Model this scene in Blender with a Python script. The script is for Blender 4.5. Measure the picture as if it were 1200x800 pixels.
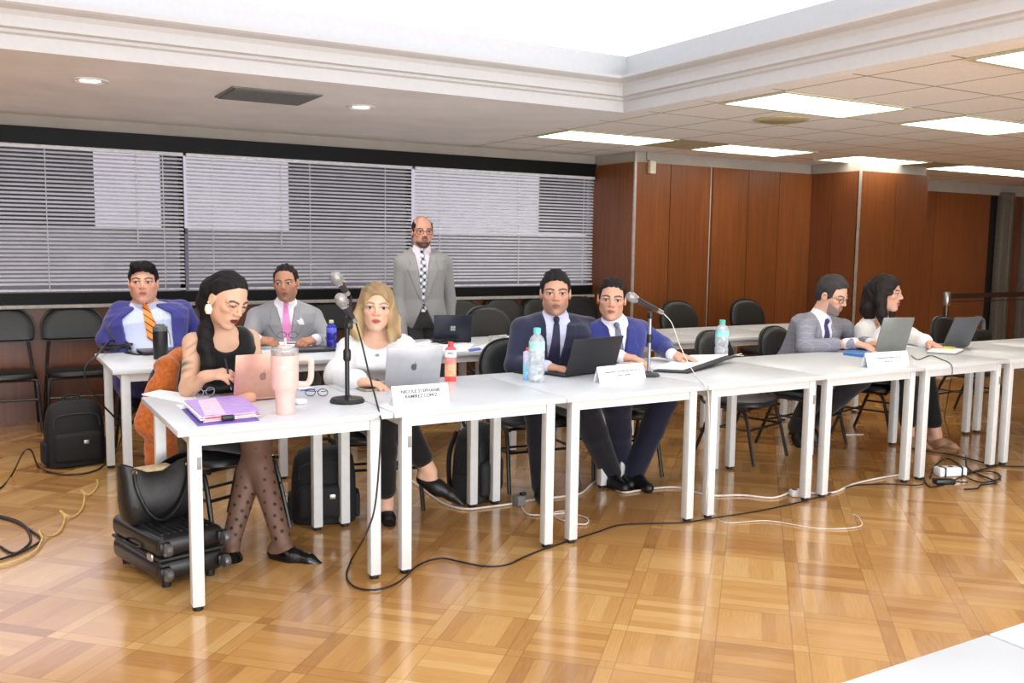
import bpy, bmesh, math, random
import numpy as np
from mathutils import Vector, Matrix, Euler
random.seed(7); np.random.seed(7)
S = bpy.context.scene
for o in list(bpy.data.objects): bpy.data.objects.remove(o)
COL = S.collection
PI = math.pi

# ------------------------------------------------------------------ camera
CP = np.array([-0.6567, -3.7100, 1.4711]); YAW, PITCH, ROLL, FPX = 0.5291, -0.1048, 0.0134, 1084.35
def _axes():
    f = np.array([math.sin(YAW)*math.cos(PITCH), math.cos(YAW)*math.cos(PITCH), math.sin(PITCH)])
    r = np.array([math.cos(YAW), -math.sin(YAW), 0.0]); u = np.cross(r, f)
    return math.cos(ROLL)*r+math.sin(ROLL)*u, -math.sin(ROLL)*r+math.cos(ROLL)*u, f
CR, CU, CF = _axes()
cam = bpy.data.cameras.new('camera'); cam.sensor_width = 36; cam.lens = FPX/1200*36; cam.clip_start = 0.05
camo = bpy.data.objects.new('camera', cam); COL.objects.link(camo)
M = Matrix.Identity(4)
for i in range(3):
    M[i][0], M[i][1], M[i][2], M[i][3] = CR[i], CU[i], -CF[i], CP[i]
camo.matrix_world = M; S.camera = camo
def _ray(x, y): return CF+(x-600)/FPX*CR-(y-400)/FPX*CU
def at(x, y, Y):                      # measured photo point -> place on the upright plane at depth Y
    d = _ray(x, y); return CP+(Y-CP[1])/d[1]*d
def atz(x, y, z):                     # measured photo point -> place on the level plane at height z
    d = _ray(x, y); return CP+(z-CP[2])/d[2]*d

# ------------------------------------------------------------------ world, exposure, light levels
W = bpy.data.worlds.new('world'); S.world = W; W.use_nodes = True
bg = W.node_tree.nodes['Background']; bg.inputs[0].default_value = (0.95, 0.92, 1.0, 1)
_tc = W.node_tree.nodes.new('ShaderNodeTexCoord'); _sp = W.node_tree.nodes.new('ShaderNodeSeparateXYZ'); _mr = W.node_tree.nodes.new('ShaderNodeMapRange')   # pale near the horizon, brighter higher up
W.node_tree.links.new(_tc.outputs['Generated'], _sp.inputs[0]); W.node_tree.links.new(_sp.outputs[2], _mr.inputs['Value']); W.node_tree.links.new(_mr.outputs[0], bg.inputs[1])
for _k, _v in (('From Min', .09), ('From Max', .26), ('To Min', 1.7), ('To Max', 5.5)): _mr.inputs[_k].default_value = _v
S.view_settings.view_transform = 'Standard'; S.view_settings.look = 'None'
S.view_settings.exposure = -0.30; S.view_settings.gamma = 1.0; S.view_settings.use_curve_mapping = False
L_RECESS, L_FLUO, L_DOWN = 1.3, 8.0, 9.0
def area(name, loc, rot, sx, sy, watts, col=(1, 1, 1)):
    l = bpy.data.lights.new(name, 'AREA'); l.shape = 'RECTANGLE'; l.size = sx; l.size_y = sy; l.energy = watts; l.color = col
    o = bpy.data.objects.new(name, l); COL.objects.link(o); o.location = loc; o.rotation_euler = rot; return o
# added fill light behind the camera, no window built there
area('window_daylight', (1.5, -7.3, 1.05), (math.radians(90), 0, 0), 10.0, 1.9, 720, (.88, .94, 1.0))
def spot(loc, watts):
    l = bpy.data.lights.new('downlight_beam', 'SPOT'); l.energy = watts; l.spot_size = math.radians(130); l.spot_blend = .6; l.shadow_soft_size = .08; l.color = (1, .97, .93)
    o = bpy.data.objects.new('downlight_beam', l); COL.objects.link(o); o.location = loc
for _x in (-1.8, .015, 1.78): spot((_x, 2.58, 2.40), 75)

# ------------------------------------------------------------------ materials
def lin(c):
    return tuple((v/255/12.92 if v/255 <= .04045 else ((v/255+.055)/1.055)**2.4) for v in c)
def rgba(c): return (*lin(c), 1)
MATS = {}
class NT:
    def __init__(s, name):
        s.m = bpy.data.materials.new(name); s.m.use_nodes = True; s.t = s.m.node_tree; s.b = s.t.nodes['Principled BSDF']
    def n(s, typ, **kw):
        x = s.t.nodes.new(typ)
        for k, v in kw.items(): setattr(x, k, v)
        return x
    def lk(s, a, b): s.t.links.new(a, b)
    def put(s, sock, v):
        if isinstance(v, bpy.types.NodeSocket): s.lk(v, sock)
        else: sock.default_value = v
    def math(s, op, a, b=0.0, c=None):
        x = s.n('ShaderNodeMath', operation=op); s.put(x.inputs[0], a); s.put(x.inputs[1], b)
        if c is not None: s.put(x.inputs[2], c)
        return x.outputs[0]
    def mix(s, f, a, b):
        x = s.n('ShaderNodeMix', data_type='RGBA'); s.put(x.inputs[0], f); s.put(x.inputs[6], a); s.put(x.inputs[7], b); return x.outputs[2]
    def coord(s, which='Object'): return s.n('ShaderNodeTexCoord').outputs[which]
    def mapping(s, v, scale=(1, 1, 1), rot=(0, 0, 0), loc=(0, 0, 0)):
        x = s.n('ShaderNodeMapping'); s.lk(v, x.inputs[0]); x.inputs[1].default_value = loc; x.inputs[2].default_value = rot; x.inputs[3].default_value = scale; return x.outputs[0]
    def sep(s, v):
        x = s.n('ShaderNodeSeparateXYZ'); s.lk(v, x.inputs[0]); return x.outputs
    def comb(s, a, b, c=0.0):
        x = s.n('ShaderNodeCombineXYZ'); s.put(x.inputs[0], a); s.put(x.inputs[1], b); s.put(x.inputs[2], c); return x.outputs[0]
    def noise(s, v, scale, detail=3, rough=.5):
        x = s.n('ShaderNodeTexNoise'); s.lk(v, x.inputs['Vector']); x.inputs['Scale'].default_value = scale; x.inputs['Detail'].default_value = detail; x.inputs['Roughness'].default_value = rough; return x.outputs[0]
    def white(s, v):
        x = s.n('ShaderNodeTexWhiteNoise'); s.lk(v, x.inputs['Vector']); return x.outputs['Value']
    def ramp(s, f, stops):
        x = s.n('ShaderNodeValToRGB'); s.lk(f, x.inputs[0]); e = x.color_ramp.elements
        while len(e) < len(stops): e.new(0.5)
        for i, (p, c) in enumerate(stops): e[i].position = p; e[i].color = rgba(c)
        return x.outputs[0]
    def bump(s, h, strength=.2, dist=.01):
        x = s.n('ShaderNodeBump'); s.lk(h, x.inputs['Height']); x.inputs['Strength'].default_value = strength; x.inputs['Distance'].default_value = dist
        s.lk(x.outputs[0], s.b.inputs['Normal'])
def mat(name, c, rough=.5, metal=0.0, vary=.06, nscale=30, bump=0.0, spec=.5, trans=0.0, sheen=0.0, coat=0.0):
    if name in MATS: return MATS[name]
    k = NT(name); b = k.b
    b.inputs['Roughness'].default_value = rough; b.inputs['Metallic'].default_value = metal
    b.inputs['Specular IOR Level'].default_value = spec
    if trans: b.inputs['Transmission Weight'].default_value = trans
    if sheen: b.inputs['Sheen Weight'].default_value = sheen
    if coat: b.inputs['Coat Weight'].default_value = coat
    n = k.noise(k.coord(), nscale)
    lo = tuple(max(0, v*(1-vary)) for v in c); hi = tuple(min(255, v*(1+vary)) for v in c)
    k.lk(k.ramp(n, [(.3, lo), (.7, hi)]), b.inputs['Base Color'])
    if bump: k.bump(n, bump, .004)
    MATS[name] = k.m; return k.m
def emis(name, c, strength):
    k = NT(name); k.b.inputs['Base Color'].default_value = rgba(c)
    k.b.inputs['Emission Color'].default_value = rgba(c); k.b.inputs['Emission Strength'].default_value = strength
    MATS[name] = k.m; return k.m
def glassy(name, c, alpha_mix=.85, rough=.03, milk=0):
    k = NT(name); out = k.t.nodes['Material Output']
    tr = k.n('ShaderNodeBsdfTransparent'); tr.inputs[0].default_value = rgba(c)
    gl = k.n('ShaderNodeBsdfGlossy'); gl.inputs[0].default_value = (1, 1, 1, 1); gl.inputs[1].default_value = rough
    fr = k.n('ShaderNodeFresnel'); fr.inputs[0].default_value = 1.45
    mx = k.n('ShaderNodeMixShader'); k.lk(k.math('MINIMUM', k.math('ADD', fr.outputs[0], 1-alpha_mix-.1), 1.0), mx.inputs[0]); k.lk(tr.outputs[0], mx.inputs[1]); k.lk(gl.outputs[0], mx.inputs[2])
    res = mx.outputs[0]
    if milk:
        df = k.n('ShaderNodeBsdfDiffuse'); df.inputs[0].default_value = (.9, .93, .95, 1); m2 = k.n('ShaderNodeMixShader')
        k.lk(k.math('MULTIPLY', k.noise(k.coord(), 45, 3), milk), m2.inputs[0]); k.lk(res, m2.inputs[1]); k.lk(df.outputs[0], m2.inputs[2]); res = m2.outputs[0]
    k.lk(res, out.inputs[0]); MATS[name] = k.m; return k.m

white = mat('white_paint', (226, 224, 222), .6, vary=.015)
m_wallgrey = mat('grey_plaster', (168, 160, 150), .7, vary=.03, nscale=4)
m_ceil = mat('ceiling_plaster', (244, 242, 241), .8, vary=.02, nscale=3)
m_laminate = mat('white_laminate', (210, 213, 215), .32, vary=.012, nscale=8)
m_edge = mat('laminate_edge', (205, 203, 200), .45, vary=.02)
m_steelw = mat('white_coated_steel', (220, 222, 222), .38, vary=.015)
m_foot = mat('black_rubber', (18, 18, 19), .6)
m_blackmetal = mat('black_steel_tube', (22, 20, 20), .35)
m_vinyl = mat('black_vinyl', (34, 36, 36), .42, vary=.12, nscale=60, bump=.1)
m_vinylback = mat('dark_plastic_shell', (30, 33, 32), .38, vary=.08)
m_blackframe = mat('black_aluminium', (9, 9, 10), .5, spec=.2)
m_silver = mat('brushed_silver', (190, 188, 184), .35, .9)
m_chrome = mat('chrome', (205, 205, 208), .15, 1.0)
m_paper = mat('white_paper', (244, 243, 244), .8, vary=.01)
m_black = mat('black_plastic', (20, 20, 22), .4)
m_blackfab = mat('black_nylon', (17, 17, 18), .75, vary=.25, nscale=90, bump=.25)
m_blackleather = mat('black_leather', (16, 16, 17), .42, vary=.2, nscale=70, bump=.2)
m_cable = mat('black_cable_rubber', (22, 17, 16), .45)
m_whitecable = mat('white_cable', (222, 216, 206), .5)
m_yellow = mat('yellow_cable', (214, 178, 96), .5)

def mk_floor():
    k = NT('parquet'); p = .335
    v = k.mapping(k.coord(), rot=(0, 0, math.radians(45)), scale=(1/p, 1/p, 1))
    x, y, _ = k.sep(v)
    cx, cy = k.math('FLOOR', x), k.math('FLOOR', y); u, w = k.math('FRACT', x), k.math('FRACT', y)
    fu, fw = k.math('LESS_THAN', u, .17), k.math('LESS_THAN', w, .17)
    inner = k.math('MULTIPLY', k.math('SUBTRACT', 1.0, fu), k.math('SUBTRACT', 1.0, fw))
    par = k.math('MODULO', k.math('ABSOLUTE', k.math('ADD', cx, cy)), 2.0)
    iu, iw = k.math('DIVIDE', k.math('SUBTRACT', u, .17), .166), k.math('DIVIDE', k.math('SUBTRACT', w, .17), .166)
    sl = k.math('ADD', k.math('MULTIPLY', par, iu), k.math('MULTIPLY', k.math('SUBTRACT', 1.0, par), iw))
    slf = k.math('FLOOR', sl)
    zone = k.math('ADD', k.math('MULTIPLY', inner, k.math('ADD', slf, 10.0)), k.math('ADD', k.math('MULTIPLY', fu, 1.0), k.math('MULTIPLY', fw, 2.0)))
    cellr = k.white(k.comb(cx, cy, 3.0)); r = k.white(k.comb(cx, cy, zone))
    tone = k.math('ADD', k.math('MULTIPLY', cellr, .55), k.math('MULTIPLY', r, .45))
    # grain along the slat
    gx = k.mapping(v, scale=(3, 45, 1)); gy = k.mapping(v, scale=(45, 3, 1))
    gdir = k.math('ADD', k.math('MULTIPLY', inner, par), k.math('MULTIPLY', k.math('SUBTRACT', 1.0, inner), fu))
    g = k.math('ADD', k.math('MULTIPLY', k.noise(gy, 1.0), gdir), k.math('MULTIPLY', k.noise(gx, 1.0), k.math('SUBTRACT', 1.0, gdir)))
    t2 = k.math('ADD', tone, k.math('MULTIPLY', k.math('SUBTRACT', g, .5), .5))
    c = k.ramp(t2, [(.05, (164, 114, 60)), (.35, (188, 138, 78)), (.65, (204, 156, 92)), (.95, (218, 176, 114))])
    big = k.noise(k.coord(), .7, 2)
    c = k.mix(k.math('MULTIPLY', k.math('SUBTRACT', big, .35), .5), c, rgba((180, 126, 70)))
    # seams
    e = lambda a, w_: k.math('LESS_THAN', k.math('ABSOLUTE', k.math('SUBTRACT', a, .5)), .5-w_)
    seam = k.math('MULTIPLY', e(u, .008), e(w, .008))
    seam = k.math('MULTIPLY', seam, k.math('SUBTRACT', 1.0, k.math('LESS_THAN', k.math('ABSOLUTE', k.math('SUBTRACT', u, .17)), .006)))
    seam = k.math('MULTIPLY', seam, k.math('SUBTRACT', 1.0, k.math('LESS_THAN', k.math('ABSOLUTE', k.math('SUBTRACT', w, .17)), .006)))
    c = k.mix(k.math('MULTIPLY', k.math('SUBTRACT', 1.0, seam), .35), c, rgba((110, 66, 28)))
    k.lk(c, k.b.inputs['Base Color'])
    rn = k.noise(k.coord(), 2.5, 4)
    k.lk(k.math('ADD', k.math('MULTIPLY', rn, .14), .10), k.b.inputs['Roughness'])
    k.b.inputs['Specular IOR Level'].default_value = .55
    k.b.inputs['Coat Weight'].default_value = .5; k.b.inputs['Coat Roughness'].default_value = .14
    return k.m
m_floor = mk_floor()
def mk_wood(name, c0, c1, c2, rough=.38):
    k = NT(name); v = k.mapping(k.coord(), scale=(14, 14, .55)); n = k.noise(v, 3.0, 6, .62)
    n2 = k.noise(k.mapping(k.coord(), scale=(1.2, 1.2, .25)), 1.5, 2)
    isl = k.n('ShaderNodeNewGeometry').outputs['Random Per Island']
    t = k.math('ADD', k.math('MULTIPLY', n, .6), k.math('ADD', k.math('MULTIPLY', n2, .3), k.math('MULTIPLY', k.math('SUBTRACT', isl, .5), .22)))
    k.lk(k.ramp(t, [(.2, c0), (.48, c1), (.8, c2)]), k.b.inputs['Base Color']); k.b.inputs['Roughness'].default_value = rough
    return k.m
m_wood = mk_wood('walnut_panelling', (84, 44, 18), (120, 66, 29), (144, 85, 41))
m_wooddk = mk_wood('dark_walnut_panelling', (76, 40, 20), (110, 60, 30), (136, 80, 42))
def mk_tiles():
    k = NT('ceiling_tiles'); p = .595
    x, y, _ = k.sep(k.mapping(k.coord(), scale=(1/p, 1/p, 1), loc=(-3.69/p, -.45/p, 0)))
    u, w = k.math('FRACT', x), k.math('FRACT', y)
    e = lambda a, t: k.math('LESS_THAN', k.math('ABSOLUTE', k.math('SUBTRACT', a, .5)), .5-t)
    grid = k.math('MULTIPLY', e(u, .014), e(w, .014))
    n = k.noise(k.coord(), 6, 3); n2 = k.noise(k.coord(), 160, 1)
    base = k.mix(n, rgba((246, 241, 236)), rgba((250, 246, 242)))
    base = k.mix(k.math('MULTIPLY', k.math('LESS_THAN', n2, .42), .5), base, rgba((200, 190, 178)))
    k.lk(k.mix(grid, rgba((160, 148, 134)), base), k.b.inputs['Base Color']); k.b.inputs['Roughness'].default_value = .8
    return k.m
m_tiles = mk_tiles()
def mk_attr(name, rough=.5, spec=.4, sheen=0.0, bump=0.0, nscale=40):
    if name in MATS: return MATS[name]
    k = NT(name); a = k.n('ShaderNodeAttribute', attribute_name='col'); k.lk(a.outputs['Color'], k.b.inputs['Base Color'])
    k.b.inputs['Roughness'].default_value = rough; k.b.inputs['Specular IOR Level'].default_value = spec; k.b.inputs['Sheen Weight'].default_value = sheen
    if bump: k.bump(k.noise(k.coord(), nscale), bump, .004)
    MATS[name] = k.m; return k.m

# ------------------------------------------------------------------ object helpers
def tag(o, label=None, cat=None, group=None, kind=None):
    if label: o['label'] = label
    if cat: o['category'] = cat
    if group: o['group'] = group
    if kind: o['kind'] = kind
    return o
def empty(name, loc, rz=0.0, label=None, cat=None, group=None):
    o = bpy.data.objects.new(name, None); COL.objects.link(o); o.empty_display_size = .1
    o.location = Vector([float(v) for v in loc]); o.rotation_euler = (0, 0, rz)
    return tag(o, label, cat, group)
def rotz(a): return Matrix.Rotation(a, 4, 'Z')
class MB:
    """collects shapes and links them as one mesh object"""
    def __init__(s): s.v = []; s.f = []; s.mi = []; s.sm = []; s.cur = 0
    def add(s, vs, fs, smooth=False, m=None):
        o = len(s.v); s.v += [tuple(map(float, v)) for v in vs]
        for f in fs: s.f.append([i+o for i in f]); s.mi.append(s.cur if m is None else m); s.sm.append(smooth)
        return s
    def box(s, c, d, rz=0, R=None, m=None):
        hx, hy, hz = d[0]/2, d[1]/2, d[2]/2
        vs = [(a*hx, b*hy, e*hz) for a in (-1, 1) for b in (-1, 1) for e in (-1, 1)]
        R = R if R is not None else Matrix.Rotation(rz, 3, 'Z')
        vs = [Vector(c)+R @ Vector(v) for v in vs]
        return s.add(vs, [(0, 1, 3, 2), (4, 6, 7, 5), (0, 4, 5, 1), (2, 3, 7, 6), (0, 2, 6, 4), (1, 5, 7, 3)], False, m)
    def rbox(s, c, d, r=.005, rz=0, R=None, seg=2, m=None, smooth=True):
        bm = bmesh.new(); bmesh.ops.create_cube(bm, size=1)
        for v in bm.verts: v.co = Vector((v.co.x*d[0], v.co.y*d[1], v.co.z*d[2]))
        bmesh.ops.bevel(bm, geom=bm.edges[:], offset=min(r, min(d)*.49), segments=seg, profile=.5, affect='EDGES')
        R = R if R is not None else Matrix.Rotation(rz, 3, 'Z')
        bm.verts.index_update()
        s.add([Vector(c)+R @ v.co for v in bm.verts], [[v.index for v in f.verts] for f in bm.faces], smooth, m); bm.free(); return s
    def tube(s, pts, r, n=8, closed=False, m=None, flat=None):
        P = [Vector(p) for p in pts]; N = len(P); rr = r if isinstance(r, (list, tuple)) else [r]*N
        T = []
        for i in range(N):
            a = P[i-1] if (i > 0 or closed) else P[i]; b = P[(i+1) % N] if (i < N-1 or closed) else P[i]
            t = (b-a); T.append(t.normalized() if t.length > 1e-9 else Vector((0, 0, 1)))
        up = Vector((0, 0, 1)) if abs(T[0].z) < .9 else Vector((1, 0, 0))
        x = T[0].cross(up).normalized(); vs = []; fs = []
        for i in range(N):
            x = (x-T[i]*x.dot(T[i])).normalized(); y = T[i].cross(x)
            for j in range(n):
                a = 2*PI*j/n; vs.append(P[i]+x*math.cos(a)*rr[i]+y*math.sin(a)*rr[i]*(flat or 1))
        for i in range(N if closed else N-1):
            i2 = (i+1) % N
            for j in range(n): fs.append((i*n+j, i*n+(j+1) % n, i2*n+(j+1) % n, i2*n+j))
        if not closed: fs.append(tuple(range(n))[::-1]); fs.append(tuple((N-1)*n+j for j in range(n)))
        return s.add(vs, fs, True, m)
    def lathe(s, prof, c=(0, 0, 0), n=20, R=None, m=None, caps=True):
        vs = []; fs = []; c = Vector([float(q) for q in c]); R = R or Matrix.Identity(3)
        for (r, z) in prof:
            for j in range(n):
                a = 2*PI*j/n; vs.append(c+R @ Vector((r*math.cos(a), r*math.sin(a), z)))
        for i in range(len(prof)-1):
            for j in range(n): fs.append((i*n+j, i*n+(j+1) % n, (i+1)*n+(j+1) % n, (i+1)*n+j))
        if caps: fs.append(tuple(range(n))[::-1]); fs.append(tuple((len(prof)-1)*n+j for j in range(n)))
        return s.add(vs, fs, True, m)
    def prism(s, poly, z0, z1, m=None, smooth=False):
        n = len(poly); vs = [(x, y, z0) for x, y in poly]+[(x, y, z1) for x, y in poly]
        fs = [tuple(range(n))[::-1], tuple(range(n, 2*n))]+[(i, (i+1) % n, n+(i+1) % n, n+i) for i in range(n)]
        return s.add(vs, fs, smooth, m)
    def xform(s, Mx): s.v = [tuple(Mx @ Vector(v)) for v in s.v]; return s
    def build(s, name, mats, parent=None, world=False, sharp=40):
        me = bpy.data.meshes.new(name); V = s.v
        if parent is not None and world:
            inv = parent.matrix_basis.inverted(); V = [tuple(inv @ Vector(v)) for v in V]
        me.from_pydata(V, [], s.f)
        for mm in (mats if isinstance(mats, (list, tuple)) else [mats]): me.materials.append(mm)
        me.polygons.foreach_set('material_index', s.mi); me.polygons.foreach_set('use_smooth', s.sm)
        me.update()
        if any(s.sm): me.set_sharp_from_angle(angle=math.radians(sharp))
        o = bpy.data.objects.new(name, me); COL.objects.link(o)
        if parent is not None: o.parent = parent
        return o
def struct(name, mb, mats): return tag(mb.build(name, mats), kind='structure')
def spline(pts, n=8):                       # smooth path through points
    P = [Vector([float(q) for q in p]) for p in pts]; out = []
    for i in range(len(P)-1):
        p0, p1, p2, p3 = P[max(i-1, 0)], P[i], P[i+1], P[min(i+2, len(P)-1)]
        for k in range(n):
            t = k/n; out.append(.5*((2*p1)+(p2-p0)*t+(2*p0-5*p1+4*p2-p3)*t*t+(3*p1-p0-3*p2+p3)*t**3))
    out.append(P[-1]); return out
def copy_tree(o, parent=None):
    c = o.copy(); COL.objects.link(c)
    if parent is not None: c.parent = parent
    for ch in list(o.children): copy_tree(ch, c)
    return c

# ------------------------------------------------------------------ the room
YW, HC = 4.6, 2.425           # window wall, lowered ceiling
XL, XR, YB = -4.2, 15.0, -7.5
XT, XO, YO = 3.57, 3.46, 1.78  # tile border, recess opening edges
struct('floor', MB().box(((XL+XR)/2, (YB+YW)/2, -.05), (XR-XL, YW-YB, .1)), m_floor)
# window wall: below the sill, head, beige band
wb = MB().box(((XL+5.22)/2, YW+.1, .455), (5.22-XL, .2, .91)); struct('wall_back', wb, m_wooddk)
struct('trim_1', MB().rbox(((XL+5.22)/2, YW-.03, .925), (5.22-XL, .12, .03), .006), mat('grey_sill', (176, 172, 166), .5))
struct('trim_2', MB().box(((XL+5.22)/2, YW+.09, 2.385), (5.22-XL, .2, .1)), m_wallgrey)
fr = MB().box(((XL+5.22)/2, YW+.02, .987), (5.22-XL, .14, .094)).box(((XL+5.22)/2, YW+.02, 2.262), (5.22-XL, .14, .146))
struct('trim_3', fr, m_blackframe)
m_glass = glassy('window_glass', (216, 214, 218), .97, .02)
wx = [-3.5, -1.3, .925, 3.045, 5.18]
for i in range(len(wx)-1):
    a, b = wx[i], wx[i+1]; w_ = MB()
    for X, ww in ((a, .035), (b, .035)): w_.box((X, YW+.05, 1.6), (ww, .06, 1.2))
    w_.box(((a+b)/2, YW+.05, 1.545), (b-a-.05, .06, .05))
    w_.cur = 1; w_.box(((a+b)/2, YW+.055, 1.6), (b-a-.05, .008, 1.2))
    struct('window_%d' % (i+1), w_, [mat('grey_aluminium', (120, 120, 124), .5), m_glass])
# what stands outside the windows: a dark neighbouring block with gaps to the sky
m_out = mat('outside_concrete', (52, 53, 56), .9, vary=.15, nscale=2); m_out2 = mat('outside_render', (104, 104, 107), .9, vary=.1, nscale=1)
def outside(x0, x1, y0, y1, Y, m, name, d=.6):
    a, b = at(x0, y0, Y), at(x1, y1, Y)
    return MB().box(((a[0]+b[0])/2, Y+d/2, (a[2]+b[2])/2), (abs(b[0]-a[0]), d, abs(a[2]-b[2])))
Yo = 9.5
ob = empty('neighbouring_building', (1.5, Yo, 0), label='dark neighbouring building seen between the blind slats', cat='building')
for (x0, x1, y0, y1) in ((-32, 112, 164, 272), (112, 700, 164, 178), (196, 216, 170, 272), (352, 482, 170, 272), (655, 760, 170, 274)):
    outside(x0, x1, y0, y1, Yo, m_out, '').build('wall_block', m_out, ob, True)
outside(-60, 760, 264, 420, Yo-.3, m_out2, '').build('lower_wall', m_out2, ob, True)
# blinds
m_slat = mat('blind_slats', (226, 226, 230), .45, vary=.03, nscale=5); m_rail = mat('blind_rail', (216, 216, 220), .35)
m_cord = mat('blind_cord', (214, 214, 216), .7)
SL0, SL1, PIT = 1.065, 2.165, .0325
def blind(x0, x1, label, cords, wand):
    r = empty('venetian_blind', ((x0+x1)/2, YW-.06, SL0), 0, label, 'blind', 'silver venetian blinds on the window wall')
    MB().rbox(((x0+x1)/2, YW-.06, SL1+.018), (x1-x0, .04, .03), .004).build('head_rail', m_rail, r, True)
    s = MB(); n = int((SL1-SL0)/PIT); c_, s_ = math.cos(math.radians(36)), math.sin(math.radians(36)); hw = .0145
    for i in range(n):
        z = SL1-.02-i*PIT
        for (q, zz) in ((0, 0),):
            vs = []
            for t in (-1, 0, 1):
                off = .0015*(1-t*t)
                for X in (x0+.004, x1-.004): vs.append((X, YW-.06+t*hw*c_-off*s_, z+t*hw*s_+off*c_))
            b = len(vs); vs += [(x, y, zz2-.0008) for (x, y, zz2) in vs]
            s.add(vs, [(0, 1, 3, 2), (2, 3, 5, 4), (b, b+2, b+3, b+1), (b+2, b+4, b+5, b+3), (0, b, b+1, 1), (4, 5, b+5, b+4)], True)
    s.build('slats', m_slat, r, True)
    MB().rbox(((x0+x1)/2, YW-.06, SL0-.012), (x1-x0, .028, .018), .004).build('bottom_rail', m_rail, r, True)
    for X in cords:
        MB().box((X, YW-.078, (SL0+SL1)/2), (.006, .003, SL1-SL0)).build('ladder_cord', m_cord, r, True)
    if wand is not None: MB().tube([(wand, YW-.09, SL1), (wand, YW-.092, SL0+.35)], .005, 6).build('wand', m_cord, r, True)
blind(-3.3, .925, 'left-hand silver venetian blind behind the man in the blue suit', (-2.9, -1.9, -.9, -.12, .76), .55)
blind(.95, 3.03, 'middle silver venetian blind behind the seated man in grey', (1.16, 2.02, 2.75), 1.75)
blind(3.06, 5.16, 'right-hand silver venetian blind beside the wood wall', (3.32, 4.22, 5.02), None)
# other walls
WY = 3.9                        # wood wall
XC0, XC1, YC = 7.75, 8.9, 3.2   # pier
HB = 2.315                      # top of the panelling
def panels(xs, y, z0, z1, t=.03, gap=.008, axis='x'):
    m = MB()
    for a, b in zip(xs[:-1], xs[1:]):
        if axis == 'x': m.box(((a+b)/2, y-t/2, (z0+z1)/2), (b-a-gap, t, z1-z0))
        else: m.box((y-t/2, (a+b)/2, (z0+z1)/2), (t, b-a-gap, z1-z0))
    return m
core = MB().box(((5.2+XC0)/2, WY+.4, HC/2), (XC0-5.2, .8, HC)); struct('wall_core', core, m_wallgrey).name = 'wall_right_core'
struct('wall_right', panels([5.185, 5.657, 6.21], WY, 0, HB).box((5.7, WY-.001, HB/2), (.01, .01, HB)), m_wood)
struct('wall_right_panels', panels([6.245, 6.761, 7.234, XC0], WY, 0, HB), m_wood).name = 'wall_right_section'
struct('wall_return', panels([WY-.03, YW], 5.2, 0, HB, .02, 0, 'y'), m_wood).name = 'wall_return_left'
struct('trim_4', MB().box((5.19, WY-.036, HC/2), (.025, .02, HC)), mat('aluminium_corner', (188, 180, 168), .4, .5))
pier = MB().box(((XC0+XC1)/2, (YC+YW)/2+.02, HC/2), (XC1-XC0-.04, YW-YC, HC)); struct('pillar', pier, m_wallgrey).name = 'wall_pier_core'
struct('wall_pier_front', panels([XC0, 8.34, XC1], YC+.02, 0, HB, .03), m_wood)
struct('wall_pier_side', panels([YC+.02, YC+.36, WY-.03], XC0+.02, 0, HB, .03, .006, 'y'), m_wooddk)
struct('trim_5', MB().box((XC0-.012, YC-.012, HC/2), (.022, .022, HC)), mat('aluminium_corner', (188, 180, 168), .4, .5))
far = panels([XC1, 9.9, 11.0, 12.25], YW, 0, 2.28).box(((XC1+XR)/2, YW+.06, 1.2), (XR-XC1, .1, 2.4), m=1)
far.cur = 0
for a, b in ((12.68, 13.0), (13.3, 15.0)): far.box(((a+b)/2, YW-.03, 1.14), (b-a, .05, 2.28))
struct('wall_far', far, [m_wood, mat('dark_recess', (26, 18, 14), .8)])
m_post = mat('grey_metal_post', (128, 122, 112), .45, .4)
for i, (a, b) in enumerate(((12.42, 12.68), (13.02, 13.3))):
    struct('trim_%d' % (6+i), MB().rbox(((a+b)/2, YW-.08, 1.16), (b-a, .12, 2.32), .01).rbox(((a+b)/2+.05, YW-.145, 1.16), (.05, .03, 2.32), .006), m_post)
struct('trim_8', MB().box(((XC1+XR)/2, YW-.03, 2.35), (XR-XC1, .06, .15)), m_wallgrey)
struct('wall_side_left', MB().box((XL-.05, (YB+YW)/2, 1.5), (.1, YW-YB, 3.1)), m_wallgrey)
struct('wall_side_right', MB().box((XR+.05, (YB+YW)/2, 1.5), (.1, YW-YB, 3.1)), m_wood)
struct('wall_front', MB().box(((XL+XR)/2, YB-.05, 1.5), (XR-XL, .1, 3.1)), mat('cream_wall', (214, 206, 194), .7))
# ceilings
struct('ceiling', MB().box(((XL+XT)/2, (YO+YW)/2, HC+.03), (XT-XL, YW-YO, .06)).box(((XO+XT)/2, (YB+YO)/2, HC+.03), (XT-XO, YO-YB, .06)), m_ceil)
struct('ceiling_tiled', MB().box(((XT+XR)/2, (YB+YW)/2, HC+.031), (XR-XT, YW-YB, .06)), m_tiles)
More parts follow.
